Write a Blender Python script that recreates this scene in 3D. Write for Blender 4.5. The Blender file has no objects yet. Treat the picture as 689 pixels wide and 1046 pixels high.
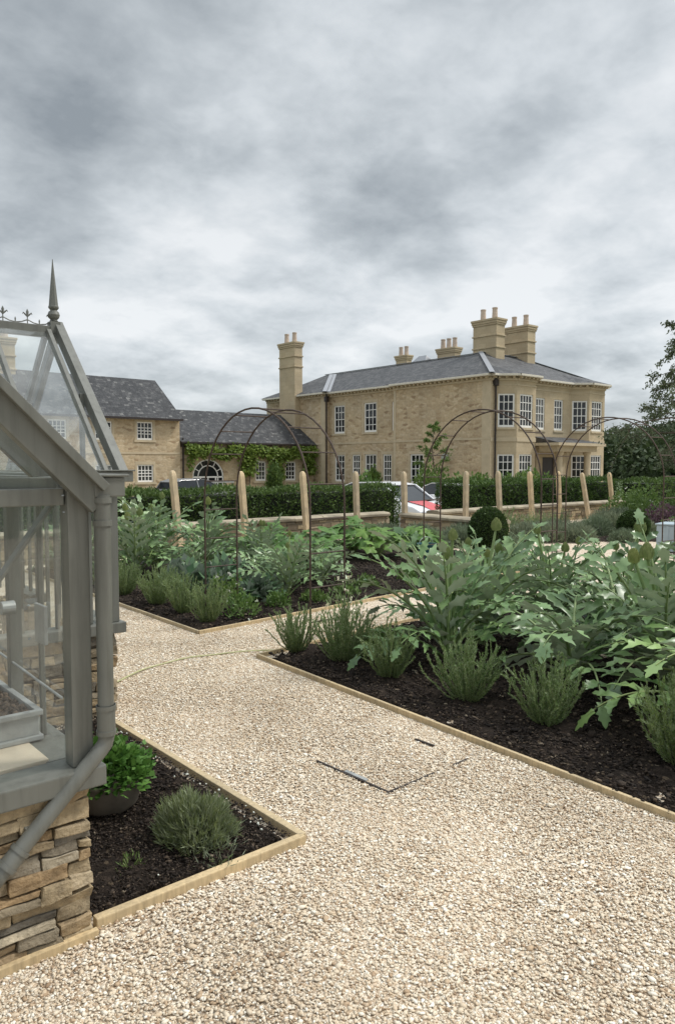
import bpy, bmesh, math, random
import numpy as np
from mathutils import Vector, Matrix

random.seed(7)
rng = np.random.default_rng(11)
R = math.radians
scene = bpy.context.scene
COL = scene.collection

# ------------------------------------------------------------------ materials
def new_mat(name):
    m = bpy.data.materials.new(name); m.use_nodes = True
    nt = m.node_tree
    b = nt.nodes['Principled BSDF']
    return m, nt, b

def N(nt, typ, **kw):
    n = nt.nodes.new(typ)
    for k, v in kw.items():
        if k in n.inputs.keys():
            n.inputs[k].default_value = v
        else:
            setattr(n, k, v)
    return n

def ramp(nt, stops, interp='LINEAR'):
    n = nt.nodes.new('ShaderNodeValToRGB')
    cr = n.color_ramp; cr.interpolation = interp
    while len(cr.elements) < len(stops): cr.elements.new(0.5)
    for e, (p, c) in zip(cr.elements, stops):
        e.position = p; e.color = (*c, 1) if len(c) == 3 else c
    return n

def mixc(nt, fac, a, b, mode='MIX'):
    n = nt.nodes.new('ShaderNodeMix'); n.data_type = 'RGBA'; n.blend_type = mode
    for sock, val in ((n.inputs[0], fac), (n.inputs[6], a), (n.inputs[7], b)):
        if hasattr(val, 'is_linked') or isinstance(val, bpy.types.NodeSocket): nt.links.new(val, sock)
        elif isinstance(val, (int, float)): sock.default_value = val
        else: sock.default_value = (*val, 1)
    return n.outputs[2]

def bump(nt, b, height, strength=0.3, dist=0.01, chain=None):
    n = N(nt, 'ShaderNodeBump'); n.inputs['Strength'].default_value = strength
    n.inputs['Distance'].default_value = dist
    nt.links.new(height, n.inputs['Height'])
    if chain: nt.links.new(chain, n.inputs['Normal'])
    nt.links.new(n.outputs[0], b.inputs['Normal'])
    return n.outputs[0]

def coords(nt, kind='Object'):
    return nt.nodes.new('ShaderNodeTexCoord').outputs[kind]

def noise(nt, vec, scale, detail=4, rough=0.55, dist=0.0):
    n = N(nt, 'ShaderNodeTexNoise'); n.inputs['Scale'].default_value = scale
    n.inputs['Detail'].default_value = detail; n.inputs['Roughness'].default_value = rough
    n.inputs['Distortion'].default_value = dist
    if vec is not None: nt.links.new(vec, n.inputs['Vector'])
    return n

def plain(name, col, rough=0.6, var=0.12, scale=6, metallic=0.0, bmp=0.0, bscale=60):
    m, nt, b = new_mat(name)
    oc = coords(nt)
    nz = noise(nt, oc, scale, 5)
    lo = tuple(max(0, c * (1 - var)) for c in col); hi = tuple(c * (1 + var) for c in col)
    r = ramp(nt, [(0.3, lo), (0.7, hi)])
    nt.links.new(nz.outputs[0], r.inputs[0]); nt.links.new(r.outputs[0], b.inputs['Base Color'])
    b.inputs['Roughness'].default_value = rough; b.inputs['Metallic'].default_value = metallic
    if bmp:
        n2 = noise(nt, oc, bscale, 4); bump(nt, b, n2.outputs[0], bmp, 0.01)
    return m

def leaf_mat(name, dark, light, back=None, rough=0.5, transl=0.25, nscale=2.0, spec=.35):
    m, nt, b = new_mat(name)
    g = nt.nodes.new('ShaderNodeNewGeometry')
    r = ramp(nt, [(0.0, dark), (1.0, light)])
    nz = noise(nt, coords(nt), nscale, 3)
    mth = N(nt, 'ShaderNodeMath', operation='MULTIPLY_ADD')
    nt.links.new(g.outputs['Random Per Island'], mth.inputs[0]); mth.inputs[1].default_value = 0.65
    m2 = N(nt, 'ShaderNodeMath', operation='MULTIPLY_ADD')
    nt.links.new(nz.outputs[0], m2.inputs[0]); m2.inputs[1].default_value = 0.9; m2.inputs[2].default_value = -0.27
    nt.links.new(m2.outputs[0], mth.inputs[2])
    nt.links.new(mth.outputs[0], r.inputs[0])
    col = r.outputs[0]
    oi = nt.nodes.new('ShaderNodeObjectInfo')
    ro = ramp(nt, [(0, (.82, .90, .80)), (.5, (1, 1, 1)), (1, (1.14, 1.10, .92))]); nt.links.new(oi.outputs['Random'], ro.inputs[0])
    col = mixc(nt, 1.0, col, ro.outputs[0], 'MULTIPLY')
    if back: col = mixc(nt, g.outputs['Backfacing'], col, back)
    nt.links.new(col, b.inputs['Base Color'])
    b.inputs['Roughness'].default_value = rough
    b.inputs['Specular IOR Level'].default_value = spec
    t = N(nt, 'ShaderNodeBsdfTranslucent'); nt.links.new(col, t.inputs[0])
    mx = N(nt, 'ShaderNodeMixShader'); mx.inputs[0].default_value = transl
    nt.links.new(b.outputs[0], mx.inputs[1]); nt.links.new(t.outputs[0], mx.inputs[2])
    nt.links.new(mx.outputs[0], nt.nodes['Material Output'].inputs[0])
    return m

def island_mat(name, stops, rough=0.85, nscale=40, bstr=0.3, bscale=50, var=0.35, spec=0.3):
    """every connected piece (stone, pebble) takes its own colour from the ramp"""
    m, nt, b = new_mat(name)
    g = nt.nodes.new('ShaderNodeNewGeometry')
    r = ramp(nt, stops); nt.links.new(g.outputs['Random Per Island'], r.inputs[0])
    oc = coords(nt)
    nz = noise(nt, oc, nscale, 6, 0.65)
    r2 = ramp(nt, [(0.25, (1 - var,) * 3), (0.75, (1 + var * 0.5,) * 3)])
    nt.links.new(nz.outputs[0], r2.inputs[0])
    c = mixc(nt, 1.0, r.outputs[0], r2.outputs[0], 'MULTIPLY')
    nt.links.new(c, b.inputs['Base Color'])
    b.inputs['Roughness'].default_value = rough; b.inputs['Specular IOR Level'].default_value = spec
    if bstr:
        n2 = noise(nt, oc, bscale, 6, 0.6); bump(nt, b, n2.outputs[0], bstr, 0.012)
    return m

def masonry(name, stops, mortar, bw, rh, msize=0.012, distort=0.05, rough=0.9, bstr=0.35, offset=0.5, fine=0.25):
    """coursed masonry or slates laid out in metres on the UV map"""
    m, nt, b = new_mat(name)
    uv = coords(nt, 'UV')
    nz = noise(nt, uv, 2.2, 3)
    sub = N(nt, 'ShaderNodeVectorMath', operation='SUBTRACT'); nt.links.new(nz.outputs['Color'], sub.inputs[0]); sub.inputs[1].default_value = (.5, .5, .5)
    sc = N(nt, 'ShaderNodeVectorMath', operation='SCALE'); nt.links.new(sub.outputs[0], sc.inputs[0]); sc.inputs['Scale'].default_value = distort
    add = N(nt, 'ShaderNodeVectorMath', operation='ADD'); nt.links.new(uv, add.inputs[0]); nt.links.new(sc.outputs[0], add.inputs[1])
    br = N(nt, 'ShaderNodeTexBrick')
    nt.links.new(add.outputs[0], br.inputs['Vector'])
    br.inputs['Color1'].default_value = (0, 0, 0, 1); br.inputs['Color2'].default_value = (1, 1, 1, 1)
    br.inputs['Mortar'].default_value = (.5, .5, .5, 1)
    br.inputs['Scale'].default_value = 1; br.inputs['Mortar Size'].default_value = msize; br.inputs['Mortar Smooth'].default_value = 0.3
    br.inputs['Brick Width'].default_value = bw; br.inputs['Row Height'].default_value = rh
    br.offset = offset; br.squash = 0.7; br.squash_frequency = 3; br.inputs['Bias'].default_value = 0
    r = ramp(nt, stops)
    nt.links.new(br.outputs['Color'], r.inputs[0])
    c = mixc(nt, br.outputs['Fac'], r.outputs[0], mortar)
    n2 = noise(nt, uv, 9, 6, .65)
    r2 = ramp(nt, [(.3, (1 - fine,) * 3), (.72, (1 + fine,) * 3)]); nt.links.new(n2.outputs[0], r2.inputs[0])
    c = mixc(nt, 1.0, c, r2.outputs[0], 'MULTIPLY')
    n3 = noise(nt, uv, 0.5, 4, .6)
    r3 = ramp(nt, [(.3, (.82, .82, .83)), (.7, (1.1, 1.08, 1.06))]); nt.links.new(n3.outputs[0], r3.inputs[0])
    c = mixc(nt, 1.0, c, r3.outputs[0], 'MULTIPLY')
    nt.links.new(c, b.inputs['Base Color']); b.inputs['Roughness'].default_value = rough
    b.inputs['Specular IOR Level'].default_value = 0.25
    inv = N(nt, 'ShaderNodeMath', operation='SUBTRACT'); inv.inputs[0].default_value = 1.0; nt.links.new(br.outputs['Fac'], inv.inputs[1])
    mm = N(nt, 'ShaderNodeMath', operation='MULTIPLY_ADD'); nt.links.new(n2.outputs[0], mm.inputs[0]); mm.inputs[1].default_value = .8; nt.links.new(inv.outputs[0], mm.inputs[2])
    bump(nt, b, mm.outputs[0], bstr, 0.02)
    return m

def glass_mat(name, tint=(.93, .95, .94), rough=0.02, haze=0.05):
    m, nt, b = new_mat(name)
    nt.nodes.remove(b)
    tr = N(nt, 'ShaderNodeBsdfTransparent'); tr.inputs[0].default_value = (*tint, 1)
    gl = N(nt, 'ShaderNodeBsdfGlossy'); gl.inputs['Roughness'].default_value = rough; gl.inputs[0].default_value = (.95, .96, .97, 1)
    df = N(nt, 'ShaderNodeBsdfDiffuse'); df.inputs[0].default_value = (.75, .78, .78, 1)
    nz = noise(nt, coords(nt), 5, 5)
    rr = ramp(nt, [(.35, (haze * .4,) * 3), (.75, (haze * 1.7,) * 3)]); nt.links.new(nz.outputs[0], rr.inputs[0])
    m0 = N(nt, 'ShaderNodeMixShader'); nt.links.new(rr.outputs[0], m0.inputs[0])
    nt.links.new(tr.outputs[0], m0.inputs[1]); nt.links.new(df.outputs[0], m0.inputs[2])
    lw = N(nt, 'ShaderNodeFresnel'); gg = nt.nodes.new('ShaderNodeNewGeometry')
    io = N(nt, 'ShaderNodeMath', operation='MULTIPLY_ADD'); nt.links.new(gg.outputs['Backfacing'], io.inputs[0]); io.inputs[1].default_value = 1 / 1.5 - 1.5; io.inputs[2].default_value = 1.5
    nt.links.new(io.outputs[0], lw.inputs[0])   # a thin pane reflects alike from both sides
    mx = N(nt, 'ShaderNodeMixShader'); nt.links.new(lw.outputs[0], mx.inputs[0])
    nt.links.new(m0.outputs[0], mx.inputs[1]); nt.links.new(gl.outputs[0], mx.inputs[2])
    nt.links.new(mx.outputs[0], nt.nodes['Material Output'].inputs[0])
    return m

def wood_mat(name, col, rough=.75):
    m, nt, b = new_mat(name)
    oc = coords(nt)
    mp = N(nt, 'ShaderNodeMapping'); nt.links.new(oc, mp.inputs[0]); mp.inputs['Scale'].default_value = (9, 9, 1.2)
    nz = noise(nt, mp.outputs[0], 6, 6, .6, .6)
    r = ramp(nt, [(.3, tuple(c * .68 for c in col)), (.6, col), (.8, tuple(min(1, c * 1.2) for c in col))])
    nt.links.new(nz.outputs[0], r.inputs[0])
    n2 = noise(nt, oc, 3, 4); r2 = ramp(nt, [(.3, (.75, .75, .76)), (.7, (1.08, 1.05, 1.0))]); nt.links.new(n2.outputs[0], r2.inputs[0])
    oi = nt.nodes.new('ShaderNodeObjectInfo'); ro = ramp(nt, [(0, (.78, .80, .84)), (.5, (1, 1, 1)), (1, (1.08, 1.03, .95))]); nt.links.new(oi.outputs['Random'], ro.inputs[0])
    cc = mixc(nt, 1.0, r.outputs[0], r2.outputs[0], 'MULTIPLY')
    nt.links.new(mixc(nt, 1.0, cc, ro.outputs[0], 'MULTIPLY'), b.inputs['Base Color'])
    b.inputs['Roughness'].default_value = rough
    bump(nt, b, nz.outputs[0], .25, .004)
    return m

def gravel_mat():
    m, nt, b = new_mat('gravel')
    oc = coords(nt)
    nd = noise(nt, oc, 30, 2)
    add = N(nt, 'ShaderNodeMix'); add.data_type = 'VECTOR'; add.inputs[0].default_value = 0.02
    nt.links.new(oc, add.inputs[4]); nt.links.new(nd.outputs['Color'], add.inputs[5])
    v = N(nt, 'ShaderNodeTexVoronoi'); v.inputs['Scale'].default_value = 74; nt.links.new(add.outputs[1], v.inputs['Vector'])
    sep = N(nt, 'ShaderNodeSeparateColor'); nt.links.new(v.outputs['Color'], sep.inputs[0])
    r = ramp(nt, [(0, (.38, .285, .20)), (.2, (.57, .455, .335)), (.5, (.68, .575, .45)), (.8, (.76, .675, .55)), (1, (.87, .82, .74))])
    nt.links.new(sep.outputs[0], r.inputs[0])
    e = N(nt, 'ShaderNodeTexVoronoi'); e.feature = 'DISTANCE_TO_EDGE'; e.inputs['Scale'].default_value = 74; nt.links.new(add.outputs[1], e.inputs['Vector'])
    er = ramp(nt, [(0.0, (.55, .49, .42)), (.10, (1, 1, 1))]); nt.links.new(e.outputs[0], er.inputs[0])
    c = mixc(nt, 1.0, r.outputs[0], er.outputs[0], 'MULTIPLY')
    nl = noise(nt, oc, 1.1, 5, .6); rl = ramp(nt, [(.3, (.9, .89, .87)), (.7, (1.05, 1.05, 1.05))]); nt.links.new(nl.outputs[0], rl.inputs[0])
    c = mixc(nt, 1.0, c, rl.outputs[0], 'MULTIPLY')
    nt.links.new(c, b.inputs['Base Color']); b.inputs['Roughness'].default_value = .9; b.inputs['Specular IOR Level'].default_value = .2
    ed = ramp(nt, [(0, (0, 0, 0)), (.35, (1, 1, 1))]); nt.links.new(e.outputs[0], ed.inputs[0])
    bump(nt, b, ed.outputs[0], .6, .008)
    return m

def soil_mat():
    m, nt, b = new_mat('soil')
    oc = coords(nt)
    n1 = noise(nt, oc, 22, 8, .72); n2 = noise(nt, oc, 160, 4, .6)
    r = ramp(nt, [(.3, (.009, .0065, .005)), (.52, (.026, .019, .0145)), (.72, (.065, .048, .036))]); nt.links.new(n1.outputs[0], r.inputs[0])
    v = N(nt, 'ShaderNodeTexVoronoi'); v.inputs['Scale'].default_value = 55; nt.links.new(oc, v.inputs['Vector'])
    sep = N(nt, 'ShaderNodeSeparateColor'); nt.links.new(v.outputs['Color'], sep.inputs[0])
    rs = ramp(nt, [(.965, (0, 0, 0)), (.97, (1, 1, 1))]); nt.links.new(sep.outputs[1], rs.inputs[0])
    c = mixc(nt, rs.outputs[0], r.outputs[0], (.10, .075, .05))
    nt.links.new(c, b.inputs['Base Color']); b.inputs['Roughness'].default_value = .95; b.inputs['Specular IOR Level'].default_value = .15
    ad = N(nt, 'ShaderNodeMath', operation='MULTIPLY_ADD'); nt.links.new(n2.outputs[0], ad.inputs[0]); ad.inputs[1].default_value = .4; nt.links.new(n1.outputs[0], ad.inputs[2])
    bump(nt, b, ad.outputs[0], .9, .03)
    return m

MT = {}
MT['gravel'] = gravel_mat()
MT['pebble'] = island_mat('pebble', [(0, (.30, .205, .13)), (.06, (.46, .335, .22)), (.18, (.60, .475, .335)), (.4, (.69, .58, .44)), (.7, (.745, .65, .515)), (.86, (.80, .73, .61)), (1, (.90, .87, .79))], .8, 90, 0, var=.14)
nt = MT['pebble'].node_tree; b = nt.nodes['Principled BSDF']; src = b.inputs['Base Color'].links[0].from_socket
nz = noise(nt, coords(nt), .9, 5, .62); rz = ramp(nt, [(.30, (.80, .775, .74)), (.52, (.97, .965, .95)), (.72, (1.06, 1.06, 1.06))]); nt.links.new(nz.outputs[0], rz.inputs[0])
nt.links.new(mixc(nt, 1.0, src, rz.outputs[0], 'MULTIPLY'), b.inputs['Base Color'])
MT['soil'] = soil_mat()
MT['clod'] = island_mat('clod', [(0, (.010, .0075, .006)), (.55, (.028, .020, .015)), (.88, (.060, .044, .032)), (.97, (.11, .08, .055)), (1, (.22, .18, .13))], .95, 60, .4, 90)
MT['grass'] = plain('grass', (.06, .09, .03), .9, .35, .7, bmp=.4, bscale=8)
MT['drive'] = plain('drive', (.34, .29, .22), .9, .2, 3, bmp=.4)
m, nt, b = new_mat('sage_grey_paint'); oc = coords(nt)
mp = N(nt, 'ShaderNodeMapping'); nt.links.new(oc, mp.inputs[0]); mp.inputs['Scale'].default_value = (26, 26, 2.0)
nz = noise(nt, mp.outputs[0], 1.0, 6, .62); rz = ramp(nt, [(.32, (.105, .106, .092)), (.50, (.136, .138, .121)), (.74, (.155, .157, .140))]); nt.links.new(nz.outputs[0], rz.inputs[0])
n2 = noise(nt, oc, 4, 5); r2 = ramp(nt, [(.3, (.90, .90, .88)), (.65, (1.04, 1.04, 1.04))]); nt.links.new(n2.outputs[0], r2.inputs[0])
nt.links.new(mixc(nt, 1.0, rz.outputs[0], r2.outputs[0], 'MULTIPLY'), b.inputs['Base Color'])
rr2 = ramp(nt, [(.3, (.52,) * 3), (.7, (.34,) * 3)]); nt.links.new(n2.outputs[0], rr2.inputs[0]); nt.links.new(rr2.outputs[0], b.inputs['Roughness'])
n4 = noise(nt, oc, 220, 3); bump(nt, b, n4.outputs[0], .06, .002)
MT['paint'] = m
MT['paint_dark'] = plain('dark_rubber', (.02, .021, .022), .6)
MT['metal_pale'] = plain('galvanised', (.36, .38, .38), .45, .2, 9, metallic=.6)
MT['zinc'] = plain('zinc', (.33, .34, .33), .5, .25, 10, metallic=.3)
MT['tile'] = plain('stone_tile', (.52, .44, .33), .7, .12, 4)
MT['gstone'] = island_mat('greenhouse_stone', [(0, (.17, .155, .13)), (.2, (.30, .245, .165)), (.45, (.40, .31, .19)), (.62, (.44, .345, .215)), (.76, (.37, .255, .14)), (.88, (.50, .42, .29)), (1, (.23, .21, .18))], .9, 17, .9, 60, .6)
MT['wstone'] = island_mat('wall_stone', [(0, (.17, .135, .095)), (.3, (.30, .24, .16)), (.6, (.42, .335, .21)), (.85, (.48, .39, .26)), (1, (.24, .21, .17))], .92, 6, .5, 20, .35)
MT['joint'] = plain('stone_joint', (.24, .195, .14), .95, .2, 20)
MT['mortar'] = plain('pale_mortar', (.40, .34, .25), .95, .15, 12)
MT['coping'] = plain('coping_stone', (.315, .27, .195), .9, .35, 2.6, bmp=.4, bscale=18)
MT['timber'] = wood_mat('softwood_edging', (.56, .45, .28))
MT['oak'] = wood_mat('pale_oak', (.66, .525, .34))
MT['rust'] = plain('rusted_steel', (.062, .040, .028), .75, .4, 30)
MT['hose'] = plain('hose', (.42, .42, .22), .5)
def rubble_mat(name, stops, mortar):
    m, nt, b = new_mat(name)
    uv = coords(nt, 'UV')
    nd = noise(nt, uv, 3.0, 3)
    mxv = N(nt, 'ShaderNodeMix'); mxv.data_type = 'VECTOR'; mxv.inputs[0].default_value = .10
    nt.links.new(uv, mxv.inputs[4]); nt.links.new(nd.outputs['Color'], mxv.inputs[5])
    mp = N(nt, 'ShaderNodeMapping'); nt.links.new(mxv.outputs[1], mp.inputs[0]); mp.inputs['Scale'].default_value = (3.0, 6.8, 1)
    v = N(nt, 'ShaderNodeTexVoronoi'); v.voronoi_dimensions = '2D'; v.inputs['Scale'].default_value = 1; v.inputs['Randomness'].default_value = .8
    nt.links.new(mp.outputs[0], v.inputs['Vector'])
    e = N(nt, 'ShaderNodeTexVoronoi'); e.voronoi_dimensions = '2D'; e.feature = 'DISTANCE_TO_EDGE'; e.inputs['Scale'].default_value = 1; e.inputs['Randomness'].default_value = .8
    nt.links.new(mp.outputs[0], e.inputs['Vector'])
    sep = N(nt, 'ShaderNodeSeparateColor'); nt.links.new(v.outputs['Color'], sep.inputs[0])
    r = ramp(nt, stops); nt.links.new(sep.outputs[0], r.inputs[0])
    er = ramp(nt, [(.03, (1, 1, 1)), (.09, (0, 0, 0))]); nt.links.new(e.outputs[0], er.inputs[0])
    c = mixc(nt, er.outputs[0], r.outputs[0], mortar)
    n2 = noise(nt, uv, 7, 6, .65); r2 = ramp(nt, [(.3, (.80, .79, .77)), (.72, (1.13, 1.13, 1.13))]); nt.links.new(n2.outputs[0], r2.inputs[0])
    c = mixc(nt, 1.0, c, r2.outputs[0], 'MULTIPLY')
    n3 = noise(nt, uv, .45, 4, .6); r3 = ramp(nt, [(.3, (.84, .84, .86)), (.7, (1.1, 1.08, 1.05))]); nt.links.new(n3.outputs[0], r3.inputs[0])
    c = mixc(nt, 1.0, c, r3.outputs[0], 'MULTIPLY')
    nt.links.new(c, b.inputs['Base Color']); b.inputs['Roughness'].default_value = .92; b.inputs['Specular IOR Level'].default_value = .2
    ad = N(nt, 'ShaderNodeMath', operation='MULTIPLY_ADD'); nt.links.new(n2.outputs[0], ad.inputs[0]); ad.inputs[1].default_value = .7; nt.links.new(e.outputs[0], ad.inputs[2])
    bump(nt, b, ad.outputs[0], .5, .03)
    return m
MT['rubble'] = rubble_mat('sandstone_rubble', [(0, (.32, .235, .15)), (.08, (.41, .315, .20)), (.3, (.48, .38, .25)), (.7, (.52, .42, .28)), (1, (.57, .475, .335))], (.47, .385, .265))
MT['rubble_brick'] = masonry('sandstone_rubble', [(0, (.20, .135, .065)), (.25, (.35, .25, .125)), (.6, (.44, .325, .17)), (1, (.50, .39, .22))], (.40, .31, .18), .34, .15, .012, .07, bstr=.4)
MT['ashlar'] = masonry('sandstone_ashlar', [(0, (.46, .375, .25)), (.5, (.485, .40, .27)), (1, (.51, .425, .29))], (.40, .33, .215), .8, .32, .006, .0, bstr=.12, fine=.07)
MT['dressed'] = plain('dressed_sandstone', (.48, .40, .275), .88, .1, 2, bmp=.15)
MT['slate'] = masonry('slate', [(0, (.058, .060, .064)), (.5, (.086, .088, .092)), (1, (.122, .123, .126))], (.035, .036, .038), .30, .22, .012, .0, .6, .3, fine=.16)
MT['slate_old'] = masonry('lichen_slate', [(0, (.036, .037, .040)), (.6, (.056, .058, .061)), (.88, (.085, .086, .088)), (1, (.16, .16, .155))], (.022, .023, .025), .26, .20, .012, .02, .65, .4, fine=.55)
MT['lead'] = plain('lead', (.27, .28, .30), .5, .1)
MT['white'] = plain('white_joinery', (.80, .79, .75), .45, .04)
MT['gutter'] = plain('cream_cornice', (.62, .58, .49), .7, .08)
MT['iron'] = plain('dark_rainwater_pipe', (.028, .020, .018), .5)
MT['pane'] = None
m, nt, b = new_mat('window_glass'); b.inputs['Base Color'].default_value = (.012, .014, .016, 1); b.inputs['Roughness'].default_value = .06; b.inputs['Specular IOR Level'].default_value = .5
oi = nt.nodes.new('ShaderNodeObjectInfo'); ro = ramp(nt, [(0, (.008, .010, .012)), (.6, (.022, .024, .026)), (.85, (.08, .08, .078)), (1, (.16, .155, .145))]); nt.links.new(oi.outputs['Random'], ro.inputs[0]); nt.links.new(ro.outputs[0], b.inputs['Base Color'])
nzp = noise(nt, coords(nt), .9, 2); bump(nt, b, nzp.outputs[0], .08, .1); MT['pane'] = m
MT['clay'] = plain('chimney_pot_clay', (.52, .42, .34), .85, .15)
MT['glass'] = glass_mat('greenhouse_glass', haze=.035)
MT['glass_roof'] = glass_mat('greenhouse_roof_glass', haze=.09)
MT['carwhite'] = plain('white_car_paint', (.75, .76, .78), .2, .02)
MT['carred'] = plain('red_car_paint', (.60, .10, .11), .25, .05)
MT['cargrey'] = plain('grey_car_paint', (.20, .21, .22), .3, .05)
MT['carglass'] = plain('car_glass', (.02, .024, .028), .06)
MT['tyre'] = plain('tyre', (.02, .02, .02), .8)
MT['potmetal'] = plain('weathered_pot', (.17, .145, .115), .6, .3, 12, bmp=.2)
MT['bluebox'] = plain('pale_blue_tank', (.34, .41, .45), .55, .12, 4)
MT['teal'] = plain('teal_bucket', (.02, .10, .11), .5)
MT['bark'] = plain('bark', (.12, .095, .07), .9, .3, 15, bmp=.5)
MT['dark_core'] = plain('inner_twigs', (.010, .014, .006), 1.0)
MT['hedge'] = leaf_mat('yew_hedge_leaf', (.022, .052, .011), (.15, .225, .058), transl=.25)
MT['ball'] = leaf_mat('topiary_leaf', (.022, .048, .012), (.095, .15, .042), transl=.2)
MT['ros'] = leaf_mat('rosemary_leaf', (.085, .155, .044), (.285, .395, .145), back=(.28, .35, .19), transl=.3)
MT['ros_stem'] = plain('rosemary_stem', (.16, .20, .075), .7)
MT['lav'] = leaf_mat('lavender_leaf', (.085, .120, .05), (.26, .31, .155), back=(.26, .30, .18), transl=.25)
MT['arti'] = leaf_mat('artichoke_leaf', (.012, .055, .004), (.25, .375, .155), back=(.36, .43, .29), rough=.36, transl=.10, nscale=6, spec=.55)
MT['artirib'] = leaf_mat('artichoke_rib', (.17, .245, .085), (.30, .37, .18), rough=.5, transl=.1)
MT['bud'] = leaf_mat('artichoke_bud', (.20, .25, .09), (.34, .37, .17), transl=.1)
MT['squash'] = leaf_mat('squash_leaf', (.05, .13, .025), (.175, .305, .075), back=(.20, .27, .14), transl=.3, nscale=3)
MT['mint'] = leaf_mat('mint_leaf', (.045, .125, .02), (.16, .30, .065), transl=.3, nscale=6)
MT['herb'] = leaf_mat('herb_leaf', (.055, .115, .025), (.17, .25, .07), transl=.3, nscale=5)
MT['kale'] = leaf_mat('brassica_leaf', (.055, .125, .06), (.20, .29, .16), back=(.25, .30, .24), transl=.2, nscale=5)
MT['vine'] = leaf_mat('vine_leaf', (.07, .13, .02), (.25, .33, .07), transl=.35, nscale=1.2)
MT['treeleaf'] = leaf_mat('tree_leaf', (.07, .09, .05), (.21, .235, .14), transl=.3, nscale=1)
MT['wood_leaf'] = leaf_mat('woodland_leaf', (.020, .038, .018), (.085, .120, .058), transl=.15, nscale=.12)
MT['purple'] = leaf_mat('purple_leaf', (.06, .035, .05), (.20, .12, .16), transl=.25)
MT['petal'] = leaf_mat('white_petal', (.70, .70, .64), (.85, .84, .78), transl=.2)
MT['greyleaf'] = leaf_mat('grey_leaf', (.11, .14, .085), (.30, .34, .235), transl=.25)

# ------------------------------------------------------------------ mesh helpers
def box_uv(me):
    uvl = me.uv_layers.new(name='UVMap')
    nl = len(me.loops)
    co = np.empty(len(me.vertices) * 3); me.vertices.foreach_get('co', co); co = co.reshape(-1, 3)
    vi = np.empty(nl, dtype=np.int32); me.loops.foreach_get('vertex_index', vi)
    npoly = len(me.polygons)
    nor = np.empty(npoly * 3); me.polygons.foreach_get('normal', nor); nor = nor.reshape(-1, 3)
    ls = np.empty(npoly, dtype=np.int32); me.polygons.foreach_get('loop_start', ls)
    lt = np.empty(npoly, dtype=np.int32); me.polygons.foreach_get('loop_total', lt)
    pn = np.repeat(np.abs(nor), lt, axis=0); p = co[vi]
    isz = pn[:, 2] > .62
    xdom = pn[:, 0] > pn[:, 1]
    u = np.where(xdom, p[:, 1], p[:, 0]); v = np.where(isz, np.where(xdom, p[:, 0], p[:, 1]) * 1.15, p[:, 2])
    uv = np.stack([u, v], 1).ravel()
    uvl.data.foreach_set('uv', uv)

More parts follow.
